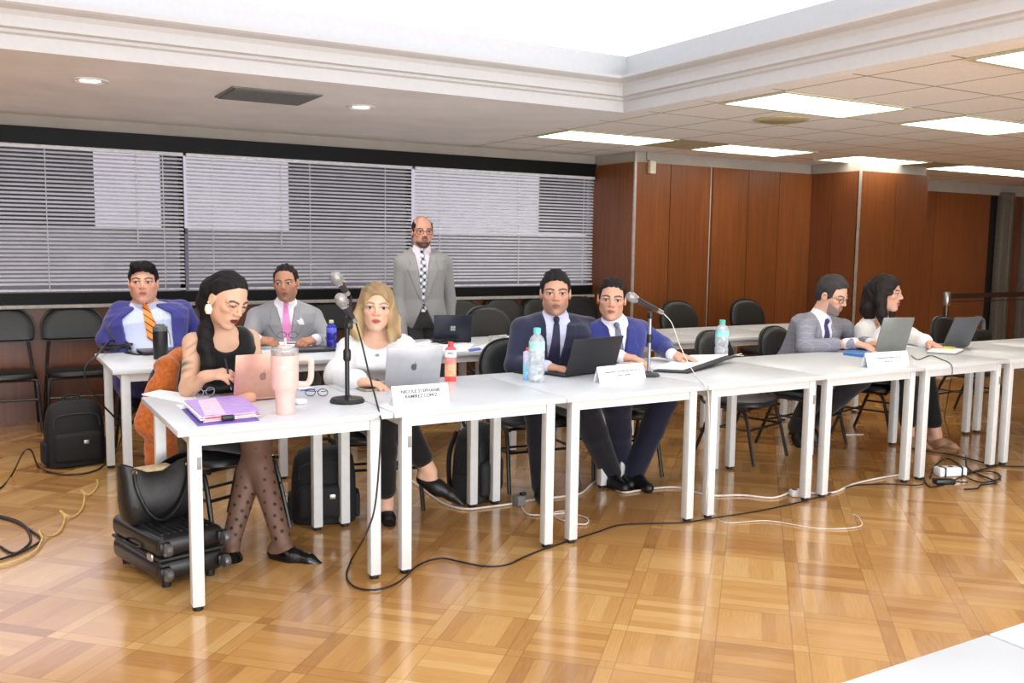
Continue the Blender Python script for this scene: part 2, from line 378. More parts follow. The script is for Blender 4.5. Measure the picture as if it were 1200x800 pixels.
# stepped cornice round the recess (profile swept along the far and the right edges, mitred)
prof = [(.001, HC+.0), (.001, HC+.075), (.018, HC+.085), (.02, HC+.10), (.045, HC+.108), (.045, HC+.165), (.06, HC+.19), (.10, HC+.205), (.115, HC+.215), (.115, HC+.235), (-.06, HC+.24), (-.06, HC+.42)]
mo = MB(); ring = []
for d, z in prof: ring.append([(XL, YO-d, z), (XO-d, YO-d, z), (XO-d, YB, z)])
vs = [p for r_ in ring for p in r_]; fs = []
for i in range(len(prof)-1):
    for j in range(2): fs.append((i*3+j, i*3+j+1, (i+1)*3+j+1, (i+1)*3+j))
mo.add(vs, fs); mo.box(((XL+XO)/2, YO+.14, HC+.26), (XO-XL+.5, .1, .5)).box((XO+.14, (YB+YO)/2, HC+.26), (.1, YO-YB+.3, .5))
struct('trim_9', mo, mat('cornice_white', (200, 197, 195), .75, vary=.01))
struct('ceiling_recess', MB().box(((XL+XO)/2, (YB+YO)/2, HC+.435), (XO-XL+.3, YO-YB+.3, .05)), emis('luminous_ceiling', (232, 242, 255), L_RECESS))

# ------------------------------------------------------------------ ceiling fittings
m_lum = emis('fluorescent_diffuser', (253, 252, 240), L_FLUO); m_lframe = mat('lamp_frame', (200, 196, 170), .5)
TP = .595
def fluo(kx, ky, label):
    x, y = 3.69+kx*TP, .45+ky*TP
    r = empty('ceiling_light', (x+TP, y+TP/2, HC), 0, label, 'ceiling light', 'fluorescent ceiling lights')
    f = MB(); w, d, t = 2*TP, TP, .03
    for (cx, cy, sx, sy) in ((w/2, t/2, w, t), (w/2, d-t/2, w, t), (t/2, d/2, t, d-2*t), (w-t/2, d/2, t, d-2*t)): f.box((x+cx, y+cy, HC-.004), (sx, sy, .012))
    f.build('frame', m_lframe, r, True)
    MB().box((x+w/2, y+d/2, HC-.001), (w-2*t, d-2*t, .006)).build('diffuser', m_lum, r, True)
fluo(0, 0, 'fluorescent ceiling panel next to the round ceiling speaker, by the cornice')
fluo(3, 0, 'large fluorescent ceiling panel cut by the right edge of the photo, above the pier')
fluo(0, 4, 'fluorescent ceiling panel nearest the window wall')
fluo(3, 4, 'fluorescent ceiling panel second from the window wall, over the wood wall')
fluo(6, 4, 'fluorescent ceiling panel just before the wood-clad pier')
fluo(9, 4, 'fluorescent ceiling panel just beyond the wood-clad pier')
fluo(0, -3, 'fluorescent ceiling panel in the top right corner of the photo')
fluo(11, 4, 'farthest fluorescent ceiling panel near the metal posts')
m_vent = mat('ochre_vent', (142, 124, 96), .7)
def tile_vent(kx, ky, label):
    x, y = 3.69+kx*TP, .45+ky*TP
    r = empty('ceiling_vent', (x+TP/2, y+TP/2, HC), 0, label, 'vent', 'brown tile vents in the ceiling')
    MB().box((x+TP/2, y+TP/2, HC-.002), (TP-.03, TP-.03, .008)).build('backing', m_vent, r, True)
    s = MB()
    for i in range(8): s.box((x+TP/2, y+.06+i*.066, HC-.008), (TP-.06, .012, .008))
    s.build('grille', mat('ochre_vent_blade', (158, 140, 110), .6), r, True)
tile_vent(2, 4, 'brown ceiling vent between the two fluorescent panels nearest the windows')
tile_vent(8, 4, 'brown ceiling vent beside the light before the pier')
tile_vent(5, -1, 'brown ceiling vent at the right edge of the tiled ceiling')
r = empty('ceiling_speaker', (4.63, 1.38, HC), 0, 'round cream ceiling speaker in the tiles beside a light panel', 'speaker')
MB().lathe([(.2, HC), (.2, HC-.008), (.17, HC-.016), (.165, HC-.012)], (4.63, 1.38, 0), 32).build('rim', mat('cream_speaker', (196, 180, 140), .6), r, True)
MB().lathe([(.165, HC-.01), (.16, HC-.014), (0.001, HC-.016)], (4.63, 1.38, 0), 32).build('grille', mat('speaker_grille', (172, 158, 124), .7), r, True)
m_dl = emis('downlight_lamp', (255, 252, 245), L_DOWN)
for (x, y, lab) in ((0.015, 2.55, 'round recessed downlight left of the ceiling grille'), (1.78, 2.62, 'round recessed downlight right of the ceiling grille'), (-2.0, 2.5, None)):
    if lab is None: continue
    r = empty('downlight', (x, y, HC), 0, lab, 'ceiling light', 'round downlights')
    MB().lathe([(.105, HC+.001), (.105, HC-.008), (.085, HC-.01), (.08, HC-.004)], (x, y, 0), 28).build('ring', white, r, True)
    MB().lathe([(.08, HC-.002), (.04, HC-.006), (.001, HC-.007)], (x, y, 0), 28).build('lamp', m_dl, r, True)
r = empty('air_grille', (1.085, 2.5, HC), 0, 'square grey air grille in the plaster ceiling between the downlights', 'vent')
MB().box((1.085, 2.5, HC-.004), (.58, .5, .012)).build('frame', mat('grille_frame', (120, 116, 112), .5), r, True)
s = MB()
for i in range(14): s.box((1.085, 2.28+i*.034, HC-.012), (.54, .02, .01))
s.build('grille', mat('grille_blade', (96, 94, 92), .5), r, True)
r = empty('wall_sensor', at(764, 196, WY-.04), 0, 'small cream sensor box high on the wood wall with a wire', 'sensor')
p = at(764, 196, WY-.05); MB().rbox(p, (.075, .05, .13), .008).build('housing', mat('cream_plastic', (214, 206, 184), .5), r, True)
MB().tube([(p[0]-.06, WY-.035, HC-.002), (p[0]-.065, WY-.04, p[2]+.08), (p[0]-.03, WY-.045, p[2]+.06), (p[0], WY-.05, p[2]+.06)], .004, 6).build('wire', m_cable, r, True)

# ------------------------------------------------------------------ tables
TW, TE, TD, OV, TH = .8969, .073, .7785, .05, .74
m_tagst = mat('grey_sticker', (138, 138, 134), .5)
def make_table(name='conference_table', w=TW, d=TD+2*OV):
    r = empty(name, (0, 0, 0)); e = .003
    t = MB().rbox((w/2, d/2-OV, TH-.0125), (w-2*e, d, .025), .003); top = t.build('table_top', m_laminate, r)
    f = MB(); z = TH-.05; q = .042
    f.box((w/2, 0, z), (w-2*TE, .03, .045)).box((w/2, TD, z), (w-2*TE, .03, .045)).box((TE, TD/2, z), (.03, TD, .045)).box((w-TE, TD/2, z), (.03, TD, .045))
    f.build('frame_rail', m_steelw, r)
    for i, (x, y) in enumerate(((TE, 0), (w-TE, 0), (TE, d-2*OV), (w-TE, d-2*OV))):
        l = MB().rbox((x, y, (TH-.025+.018)/2), (q+.006, q+.006, TH-.025-.018), .004).build('leg', m_steelw, r)
        MB().lathe([(.02, 0), (.021, .012), (.018, .02)], (x, y, 0), 14).build('foot_cap', m_foot, l)
    return r
ROWL = ['{} white table of the front row, {}']
front_desc = ['white conference table with the purple folder and the pink tumbler', 'white conference table with the silver laptop and red juice bottle', 'white conference table with the black laptop and open black folder',
    'white conference table of the front row with nothing but a water bottle near it', 'white conference table with the blue book and grey laptop', 'white conference table with the yellow notes and dark laptop', 'empty white conference table at the far right end of the front row', 'white conference table ending the front row past the edge of the photo']
proto_table = make_table()
tables = []
for i in range(8):
    t = proto_table if i == 0 else copy_tree(proto_table)
    t.location = (i*TW, random.uniform(-.002, .002), 0); tag(t, front_desc[i], 'table', 'white tables of the front row'); tables.append(t)
def tsticker(i, left):
    x = TE if left else TW-TE
    o = MB().box((x+.012, -.0255, .60), (.016, .002, .05)).build('sticker', m_tagst, tables[i])
for i, l in ((0, True), (1, True), (3, False), (5, False)): tsticker(i, l)
YB2 = 1.87
back_desc = ['white table against the blinds with the cable coil and black tumbler', 'white table in front of the seated man with the pink tie', 'white back-row table with the dark laptop and loose papers', 'white back-row table hidden behind the man in the navy suit', 'white back-row table standing empty behind the man in the blue suit', 'empty white back-row table in front of the wood wall', 'white back-row table next to the man in the grey blazer', 'white back-row table behind the woman in white']
for i in range(7):
    t = copy_tree(proto_table); t.location = (i*TW, YB2, 0); tag(t, back_desc[i], 'table', 'white tables of the back row')
    for ch in list(t.children):
        if ch.name.startswith('sticker'): bpy.data.objects.remove(ch)
for i, X in enumerate((1.0-TW, 1.0)):
    t = copy_tree(proto_table); t.location = (X, -2.70-TD-OV, 0)
    for ch in list(t.children):
        if ch.name.startswith('sticker'): bpy.data.objects.remove(ch)
    tag(t, ['white table corner in the bottom right of the photo, left of the seam', 'white table corner in the bottom right of the photo, right of the seam'][i], 'table', 'white tables in the foreground')

# ------------------------------------------------------------------ chairs
def make_chair():
    r = empty('stacking_chair', (0, 0, 0)); sh = .455                     # faces -Y
    def shape(w, d, n=28, e=3.0):
        return [(w/2*math.copysign(abs(math.cos(a))**(2/e), math.cos(a)), d/2*math.copysign(abs(math.sin(a))**(2/e), math.sin(a))) for a in [2*PI*i/n for i in range(n)]]
    m = MB(); N = 32; rings = []
    for (k, z) in ((.90, 0), (1.0, .012), (1.0, .03), (.96, .043), (.80, .05), (.4, .052)):
        rings.append([(x*k, y*k, sh-.05+z) for x, y in shape(.44, .42, N)])
    vs = [p for q in rings for p in q]; fs = [(i*N+j, i*N+(j+1) % N, (i+1)*N+(j+1) % N, (i+1)*N+j) for i in range(len(rings)-1) for j in range(N)]
    fs += [tuple(range(N))[::-1], tuple((len(rings)-1)*N+j for j in range(N))]
    m.add(vs, fs, True).build('seat', m_vinyl, r)
    # backrest: rounded top, flat bottom, curved in plan
    def bk(th0, th1, grow, zb=.66, zt=.93, w=.47):
        out = []
        for i in range(25):
            a = PI*i/24; x = (w/2+grow)*math.copysign(abs(math.cos(a))**.80, math.cos(a)); z = zb+.07+(zt-zb-.07+grow)*abs(math.sin(a))**.92
            out.append((x, z))
        out += [(-(w/2+grow)*.97, zb+.01-grow), (-(w/2+grow)*.85, zb-grow), ((w/2+grow)*.85, zb-grow), ((w/2+grow)*.97, zb+.01-grow)]
        return out
    def slab(name, y0, y1, grow, mm, puff):
        out = bk(0, 0, grow); n = len(out); V = []; F = []
        cz = .80
        def yy(x, z): return .235+(z-.66)*.22-(.9*x*x)*.35
        layers = ((1.0, y1), (1.0, y0), (.93, y0-puff*.7), (.7, y0-puff), (.3, y0-puff*1.15))
        for (k, yo) in layers:
            for x, z in out:
                xx, zz = x*k, cz+(z-cz)*k; V.append((xx, yy(xx, zz)+yo, zz))
        for i in range(len(layers)-1):
            for j in range(n): F.append((i*n+j, (i+1)*n+j, (i+1)*n+(j+1) % n, i*n+(j+1) % n))
        F += [tuple(range(n)), tuple((len(layers)-1)*n+j for j in range(n))[::-1]]
        MB().add(V, F, True).build(name, mm, r)
    slab('backrest', -.012, .0, -.004, m_vinyl, .02); slab('back_shell', .0, .018, .008, m_vinylback, -.0)
    f = MB()
    f.tube(spline([(-.21, .17, sh-.06), (-.21, -.16, sh-.06)], 2)+[(-.21, -.17, sh-.06)], .011, 8).tube([(.21, .17, sh-.06), (.21, -.17, sh-.06)], .011, 8)
    f.tube([(-.21, .14, sh-.06), (.21, .14, sh-.06)], .011, 8).tube([(-.21, -.14, sh-.06), (.21, -.14, sh-.06)], .011, 8)
    f.build('seat_frame', m_blackmetal, r)
    for s in (-1, 1):
        MB().tube(spline([(s*.21, .02, sh-.055), (s*.213, -.09, sh-.06), (s*.217, -.15, sh-.12), (s*.235, -.23, 0.0)], 5), .0125, 8).build('leg', m_blackmetal, r)
        MB().tube(spline([(s*.21, -.02, sh-.055), (s*.213, .08, sh-.06), (s*.217, .13, sh-.12), (s*.235, .25, 0.0)], 5), .0125, 8).build('leg', m_blackmetal, r)
        MB().tube(spline([(s*.21, .12, sh-.06), (s*.205, .205, sh-.03), (s*.195, .23, sh+.08), (s*.17, .262, .74)], 5), .0115, 8).build('back_upright', m_blackmetal, r)
    c = MB()
    for s in (-1, 1): c.tube([(s*.222, -.178, .25), (s*.222, .175, .25)], .009, 6)
    c.tube([(-.226, .2, .19), (.226, .2, .19)], .009, 6).tube([(-.222, -.178, .25), (.222, -.178, .25)], .009, 6)
    c.build('stretcher', m_blackmetal, r)
    return r
proto_chair = make_chair(); used = []
def chair(x, y, rz, label, group, zs=1.0):
    c = proto_chair if not used else copy_tree(proto_chair); used.append(1)
    c.location = (x, y, 0); c.rotation_euler = (0, 0, rz); c.scale = (1, 1, zs if group != G2 else .93); return tag(c, label, 'chair', group)
G1, G2, G3 = 'black chairs along the window wall', 'black chairs of the front row', 'black chairs of the back row'
chair(-.47, 4.28, 0, 'black chair under the blinds at the left edge of the photo', G1)
chair(.04, 4.28, 0, 'black chair under the blinds beside the man in the blue suit, second from the left', G1)
chair(.55, 4.28, 0, 'black wall chair hidden behind the man in the blue suit', G1)
chair(1.07, 4.28, 0, 'black wall chair behind the woman in the black dress', G1)
chair(2.2, 4.28, 0, 'black wall chair behind the upper microphone and the blue bottle', G1)
chair(2.72, 4.30, 0, 'black wall chair hidden behind the standing man', G1)
chair(3.55, 4.26, 0, 'black wall chair just right of the standing man', G1)
chair(4.04, 4.26, 0, 'black wall chair second to the right of the standing man', G1)
chair(4.50, 4.26, 0, 'black wall chair behind the head of the man in the navy suit', G1)
chair(4.95, 4.22, .0, 'black wall chair behind the man in the bright blue suit', G1)
chair(.42, 3.0, .05, 'black chair the man in the blue suit with orange tie sits on', G3)
chair(1.34, 2.98, 0, 'black chair the man with the pink tie sits on', G3)
chair(3.2, 3.03, .05, 'black chair pulled up behind the open dark laptop on the back row', G3)
chair(5.38, 3.10, 0, 'black chair at the back row against the first wood panel', G3)
chair(6.30, 3.10, .0, 'black chair at the back row against the second wood panel', G3)
chair(.40, .98, .45, 'black chair under the woman in the black dress', G2)
chair(1.28, 1.12, -.25, 'black chair under the blonde woman in white', G2)
chair(2.30, 1.12, -.1, 'black chair under the man in the navy suit', G2)
chair(2.95, 1.1, -.25, 'black chair under the man in the bright blue suit', G2)
chair(4.02, 1.04, .28, 'empty black chair at the front row behind the water bottle', G2)
chair(4.72, 1.12, .2, 'black chair under the man in the grey blazer', G2)
chair(5.5, 1.1, .3, 'black chair under the woman in white with long dark hair', G2)
chair(float(at(1140, 393, 1.30)[0]), 1.3, .1, 'black chair behind the last dark laptop, with a bag on it', G2)

# ------------------------------------------------------------------ laptops
def apple_mark(m, s):                      # bitten-fruit emblem outline in the xz plane (closed polygons)
    pts = []
    for i in range(40):
        a = 2*PI*i/40; rr = s*(1-.10*math.cos(2*a)*(1 if math.sin(a) < 0 else .4))
        x, z = rr*.9*math.cos(a), rr*math.sin(a)
        if z > 0: z -= .22*s*math.exp(-(x/(.25*s))**2)
        if z < 0: z += .12*s*math.exp(-(x/(.2*s))**2)
        d = math.hypot(x-1.05*s, z-.1*s)
        if d < .42*s: x = 1.05*s-(.42*s)*(1.05*s-x)/max(d, 1e-6)
        pts.append((x, z))
    leaf = [(s*.05, s*1.0), (s*.12, s*1.3), (s*.38, s*1.55), (s*.34, s*1.2)]
    return [pts, leaf]
def pane_mark(m, s):
    q = []
    for a in (-1, 1):
        for b in (-1, 1): q.append([(a*s*.55-s*.48, b*s*.55-s*.48), (a*s*.55+s*.48, b*s*.55-s*.48), (a*s*.55+s*.48, b*s*.55+s*.48), (a*s*.55-s*.48, b*s*.55+s*.48)])
    return q
def laptop(pL, pR, h, lean, color, label, mark=None, markcol=(120, 115, 112), depth=None, rough=.38, metal=.6, z=TH, base=True, name='laptop'):
    """pL, pR: outer corners of the hinge edge as seen from the lid's back; the user sits on the far side"""
    a, b = Vector([float(v) for v in pL]), Vector([float(v) for v in pR]); w = (b-a).length; ang = math.atan2(b.y-a.y, b.x-a.x)
    c = (a+b)/2; r = empty(name, (c.x, c.y, z), ang, label, 'laptop', 'open laptops'); d = depth or w*.68
    mm = mat('laptop_'+label[:14].replace(' ', '_'), color, rough, metal, vary=.02)
    MB().rbox((0, d/2, .009), (w, d, .012), .004).build('base', mm, r)
    kb = MB().box((0, d*.36, .0155), (w*.86, d*.42, .002)).build('keyboard', m_black, r)
    MB().box((0, d*.80, .0155), (w*.32, d*.28, .0012)).build('touchpad', mm, r)
    R = Matrix.Rotation(lean, 3, 'X')                          # lean > 0 tips the lid towards -Y
    lid = MB().rbox(R @ Vector((0, -.001, h/2+.012)), (w, .008, h), .0035, R=R).build('lid', mm, r)
    MB().box(R @ Vector((0, .0045, h/2+.012)), (w*.95, .002, h*.92), R=R).build('screen', mat('dark_screen', (14, 15, 18), .15), lid)
    if mark:
        for poly in mark(None, min(w, h)*.085):
            n = len(poly); V = [R @ Vector((x, -.0062, zz+h*.5+.012)) for x, zz in poly]+[R @ Vector((x, -.0045, zz+h*.5+.012)) for x, zz in poly]
            MB().add(V, [tuple(range(n)), tuple(range(n, 2*n))[::-1]]+[(i, n+i, n+(i+1) % n, (i+1) % n) for i in range(n)]).build('lid_emblem', mat('emblem_%d_%d_%d' % markcol, markcol, .25, .5), lid)
    return r
LT = lambda x, y: atz(x, y, TH)
laptop(LT(273, 471.5), LT(338, 466), .215, .22, (206, 158, 140), 'rose-gold laptop facing the woman in the black dress', apple_mark, (150, 112, 98))
laptop(LT(450, 456.5), LT(514, 453), .215, .27, (176, 176, 180), 'silver laptop in front of the blonde woman', apple_mark, (92, 92, 96))
laptop(LT(661, 442.5), LT(719, 435), .215, .30, (38, 38, 42), 'black laptop in front of the man in the navy suit', None, metal=.1, rough=.45)
laptop(LT(1024, 413.7), LT(1060, 413), .26, .32, (132, 136, 132), 'grey laptop the man in the grey blazer types on', None, metal=.3)
laptop(LT(1103, 408.5), LT(1134, 407), .25, .4, (92, 94, 100), 'dark grey laptop behind the yellow notes', None, metal=.3)
laptop(LT(508, 402), LT(552, 401.5), .20, .14, (34, 38, 52), 'dark blue laptop on the back row in front of the standing man', pane_mark, (176, 180, 186), metal=.2)

# ------------------------------------------------------------------ name cards
m_ink = mat('grey_ink', (92, 88, 92), .8)
def name_card(pL, pR, h, label, lines=None, strokes=None, z=TH):
    a, b = Vector([float(v) for v in pL]), Vector([float(v) for v in pR]); w = (b-a).length; ang = math.atan2(b.y-a.y, b.x-a.x); c = (a+b)/2
    r = empty('name_card', (c.x, c.y, z), ang, label, 'name card', 'white tent name cards'); t = .0015; dp = h*.62
    m = MB()
    n1 = Vector((0, -h, dp*.5)).normalized()
    m.add([(-w/2, 0, 0.001), (w/2, 0, .001), (w/2, dp/2, h), (-w/2, dp/2, h), (w/2, dp, .001), (-w/2, dp, .001),
           (-w/2, t, 0.001), (w/2, t, .001), (w/2, dp/2, h-2*t), (-w/2, dp/2, h-2*t), (w/2, dp-t, .001), (-w/2, dp-t, .001)],
          [(0, 1, 2, 3), (3, 2, 4, 5), (6, 9, 8, 7), (9, 11, 10, 8), (0, 6, 7, 1), (5, 4, 10, 11), (0, 3, 9, 6), (3, 5, 11, 9), (1, 7, 8, 2), (2, 8, 10, 4)])
    m.build('card', m_paper, r)
    R = Matrix.Rotation(math.atan2(h, dp/2), 3, 'X')
    if lines:
        for i, s in enumerate(lines):
            cu = bpy.data.curves.new('lettering', 'FONT'); cu.body = s; cu.size = .022; cu.align_x = 'CENTER'; cu.extrude = .0004; cu.offset = .0004
            o = bpy.data.objects.new('lettering', cu); COL.objects.link(o)
            dg = bpy.context.evaluated_depsgraph_get(); me = bpy.data.meshes.new_from_object(o.evaluated_get(dg)); bpy.data.objects.remove(o)
            me.materials.clear(); me.materials.append(m_ink)
            k = h*(.62-.27*i)
            Rm = R.to_4x4(); Rm.translation = R @ Vector((0, k, 0.0022)); me.transform(Rm)
            q = bpy.data.objects.new('lettering', me); COL.objects.link(q); q.parent = r
    if strokes:
        m = MB()
        for (k, x0, x1) in strokes:
            x = x0*w
            while x < x1*w:
                l = random.uniform(.004, .007); m.box(R @ Vector((x+l/2, h*k+random.uniform(-.0006, .0006), .0012)), (l, .0075, .0006), R=R); x += l+random.choice((.0015, .0015, .002, .006))
        m.build('faint_print', mat('faint_ink', (140, 136, 142), .8), r)
name_card(LT(461, 475.5), LT(527, 470.5), .085, 'white name card in front of the silver laptop', ['NICOLE STEPHANIE', 'RAMIREZ LOPEZ'])
name_card(LT(703, 449), LT(757, 443), .085, 'white name card in front of the black laptop', None, [(.62, -.36, .38), (.36, -.1, .16)])
name_card(LT(1017, 431), LT(1066, 427.5), .09, 'white name card in front of the grey laptop', None, [(.62, -.3, .32), (.36, -.08, .1)])
name_card(LT(305, 424), LT(350, 421), .07, 'white name card on the back table behind the pink tumbler', None, [(.55, -.35, .35)])

# ------------------------------------------------------------------ bottles and cups
m_clear = glassy('clear_plastic', (238, 244, 248), .86, .08, .7)
def ptop(x, y): return LT(x, y)
def water_bottle(x, y, h, rad, label, cap=(86, 190, 178), lab=(150, 222, 208), body=None, name='water_bottle'):
    p = LT(x, y); r = empty(name, p, 0, label, 'bottle', None)
    pr = [(rad*.86, 0), (rad, .012), (rad, h*.10), (rad*.93, h*.13), (rad, h*.17), (rad, h*.30), (rad*.9, h*.34), (rad, h*.38), (rad, h*.56), (rad*.96, h*.60), (rad*.99, h*.74), (rad*.8, h*.82), (rad*.42, h*.88), (rad*.4, h*.90)]
    MB().lathe(pr, n=22).build('body', body or m_clear, r)
    MB().lathe([(rad*.46, h*.90), (rad*.47, h*.985), (rad*.36, h)], n=18).build('cap', mat('cap_%d%d%d' % cap, cap, .4), r)
    MB().lathe([(rad*1.01, h*.58), (rad*1.0, h*.75)], n=22, caps=False).build('label_band', mat('label_%d%d%d' % lab, lab, .5, vary=.2, nscale=40), r)
    return r
water_bottle(628.5, 447, .29, .043, 'tall clear water bottle with a green cap next to the blue bottle', cap=(112, 206, 200), lab=(170, 230, 218))
water_bottle(845, 421, .26, .043, 'clear water bottle with a green cap behind the open black folder')
b = water_bottle(388.5, 409, .20, .035, 'deep blue drink bottle beside the man with the pink tie', cap=(208, 200, 170), lab=(96, 104, 226), body=mat('blue_drink', (44, 40, 170), .12, vary=.2, trans=.3), name='drink_bottle')
def carton_bottle(x, y, w, d, h, bands, cap, label, rz, emblem=None):
    p = LT(x, y); r = empty('juice_bottle', p, rz, label, 'bottle', 'small flavoured drink bottles')
    def ring(k, z, e=5.0): return [(w/2*k*math.copysign(abs(math.cos(a))**(2/e), math.cos(a)), d/2*k*math.copysign(abs(math.sin(a))**(2/e), math.sin(a)), z) for a in [2*PI*i/24 for i in range(24)]]
    m = MB(); zs = [0]+[b_[0]*h for b_ in bands]
    for i, (z, c) in enumerate(bands):
        lo = zs[i]; hi = z*h
        if i < len(bands)-1: A, B = ring(1, lo), ring(1, hi)
        else: A, B = ring(1, lo), ring(.5, hi)
        m.cur = i; V = A+B; m.add(V, [(j, (j+1) % 24, 24+(j+1) % 24, 24+j) for j in range(24)], True)
        if i == 0: m.add(A, [tuple(range(24))[::-1]])
        if i == len(bands)-1: m.add(B, [tuple(range(24))])
    m.build('body', [mat('carton_%d_%d_%d' % c, c, .35, vary=.12, nscale=50) for _, c in bands], r)
    MB().lathe([(w*.24, h*.86), (w*.25, h*.99), (w*.2, h)], n=16).build('cap', mat('cap_%d%d%d' % cap, cap, .4), r)
    if emblem:
        MB().box((0, -d/2-.0008, h*.72), (w*.5, .001, h*.025)).build('brand_line', mat('dark_print', (70, 60, 64), .6), r)
    return r
carton_bottle(528, 446, .062, .062, .21, [(.13, (226, 70, 66)), (.44, (232, 170, 128)), (.62, (226, 128, 122)), (.80, (240, 232, 226)), (.88, (236, 90, 92))], (228, 66, 74), 'red-capped juice bottle with a peach label right of the silver laptop', -.5, True)
carton_bottle(619, 444.5, .058, .05, .175, [(.12, (120, 190, 226)), (.5, (150, 204, 226)), (.85, (206, 206, 224)), (.9, (214, 206, 220))], (232, 96, 96), 'small red-capped bottle with a pale blue label beside the tall water bottle', -.5)
# pink tumbler
p = LT(334.5, 484.5); r = empty('tumbler', p, math.radians(-20), 'large pink tumbler with a handle and straw lid', 'tumbler')
m_pink = mat('pink_powder_coat', (238, 190, 180), .5, vary=.02)
MB().lathe([(.036, 0), (.039, .004), (.042, .085), (.044, .098), (.054, .112), (.056, .12), (.0585, .248), (.057, .252)], n=32).build('cup', m_pink, r)
MB().lathe([(.053, .25), (.057, .255), (.057, .276), (.05, .282), (.02, .284)], n=32).build('lid', glassy('smoky_lid', (214, 212, 210), .8, .1, .6), r)
MB().lathe([(.03, .283), (.028, .292), (.01, .293)], n=20).build('lid_disc', m_pink, r)
MB().tube([(.005, 0, .27), (.002, .0, .325)], .005, 8).build('straw', mat('clear_pink_straw', (244, 206, 200), .3), r)
MB().tube(spline([(.052, 0, .235), (.085, 0, .238), (.107, 0, .228), (.109, 0, .20), (.106, 0, .15), (.09, 0, .127), (.05, 0, .128)], 6), .0095, 8, flat=1.35).build('handle', m_pink, r)
MB().box((.0, -.0585, .205), (.022, .002, .012)).build('maker_plate', mat('pale_emblem', (246, 216, 208), .4), r)
# black tumbler on the back table
p = LT(188.5, 420.5); r = empty('travel_mug', p, 0, 'black travel mug on the table of the man in the blue suit', 'mug')
MB().lathe([(.04, 0), (.043, .005), (.044, .17), (.042, .176)], n=24).build('cup', m_black, r)
MB().lathe([(.044, .174), (.044, .20), (.03, .206), (.026, .215), (.01, .216)], n=24).build('lid', mat('grey_lid', (92, 96, 98), .4), r)
MB().tube([(.035, -.02, .195), (.05, -.03, .15), (.052, -.03, .09)], .003, 6).build('strap', mat('tan_strap', (150, 130, 96), .7), r)

# ------------------------------------------------------------------ microphones
def mic(tip, tail, label, stand=None):
    a, b = Vector([float(q) for q in tip]), Vector([float(q) for q in tail]); ax = (b-a); L = ax.length; ax.normalize()
    q = ax.to_track_quat('Z', 'Y').to_matrix(); r = empty('microphone', b, 0, label, 'microphone', 'handheld microphones')
    MB().lathe([(.002, -.002), (.016, 0), (.026, .012), (.029, .03), (.027, .045), (.022, .058)], a, 20, q).build('grille', mat('silver_mesh', (150, 148, 146), .45, .5, vary=.3, nscale=300), r, True)
    MB().lathe([(.021, .056), (.022, .064), (.018, .075), (.0155, L*.6), (.0135, L*.84)], a, 18, q).build('body', mat('dark_grey_mic', (58, 56, 58), .4, .3), r, True)
    MB().lathe([(.0225, .054), (.0235, .060), (.0225, .066)], a, 18, q).build('collar', m_chrome, r, True)
    MB().lathe([(.0125, L*.83), (.0125, L)], a, 14, q).build('plug', m_silver, r, True)
    return r
bp_ = LT(407, 471); base = Vector([float(v) for v in bp_]); SY = base.y
r = empty('microphone_stand', base, 0, 'black desk microphone stand with a round base on the front table', 'microphone stand')
MB().lathe([(.078, 0), (.08, .008), (.072, .02), (.02, .028), (.014, .032)], n=36).build('base', m_black, r)
MB().lathe([(.0105, .03), (.0105, .36)], n=14).build('pole', m_black, r)
MB().lathe([(.014, .19), (.018, .20), (.018, .235), (.014, .245)], n=16).build('clutch', m_black, r)
top = at(409, 381, SY); tp = Vector([float(v) for v in top])
mb = MB().tube([base+Vector((0, 0, .35)), base+Vector((0, 0, .38)), tp], .012, 10).rbox(tp, (.03, .04, .036), .01); mb.build('clip', m_black, r, True)
mic(at(396.5, 346, SY-.05), at(416, 377, SY+.01), 'lower silver-headed microphone clipped on the black stand')
t2 = Vector([float(v) for v in at(411, 347, SY+.10)])
MB().tube(spline([tp, tp+Vector((.0, .04, .03)), (t2+tp)/2+Vector((0.01, .02, .0)), t2], 5), .006, 8).build('gooseneck', m_black, r, True)
mic(at(390.5, 320, SY+.06), at(408, 345, SY+.10), 'upper silver-headed microphone above the black stand')
g = spline([at(417, 378, SY+.01), at(424, 402, SY), at(433, 440, SY-.04), at(440, 466, SY-.06), at(445.5, 488, -.06), at(446.5, 500, -.062), at(443, 560, -.062), at(438, 600, -.07), at(428, 628, -.12)], 6)
fl = [atz(x, y, .008) for x, y in ((412, 655), (406, 672), (411, 684), (424, 690), (445, 690), (468, 681), (490, 662), (515, 654), (540, 658), (565, 663), (592, 662), (615, 652), (640, 642), (668, 633), (700, 623), (725, 615), (760, 613), (800, 612), (840, 606), (880, 600), (920, 592), (960, 582), (1000, 569), (1040, 567), (1078, 568), (1083, 560), (1072, 552))]
tag(MB().tube(g+spline(fl, 6), .0042, 7).build('microphone_cable', m_cable), 'black microphone cable running from the stand down and along the parquet', 'cable')
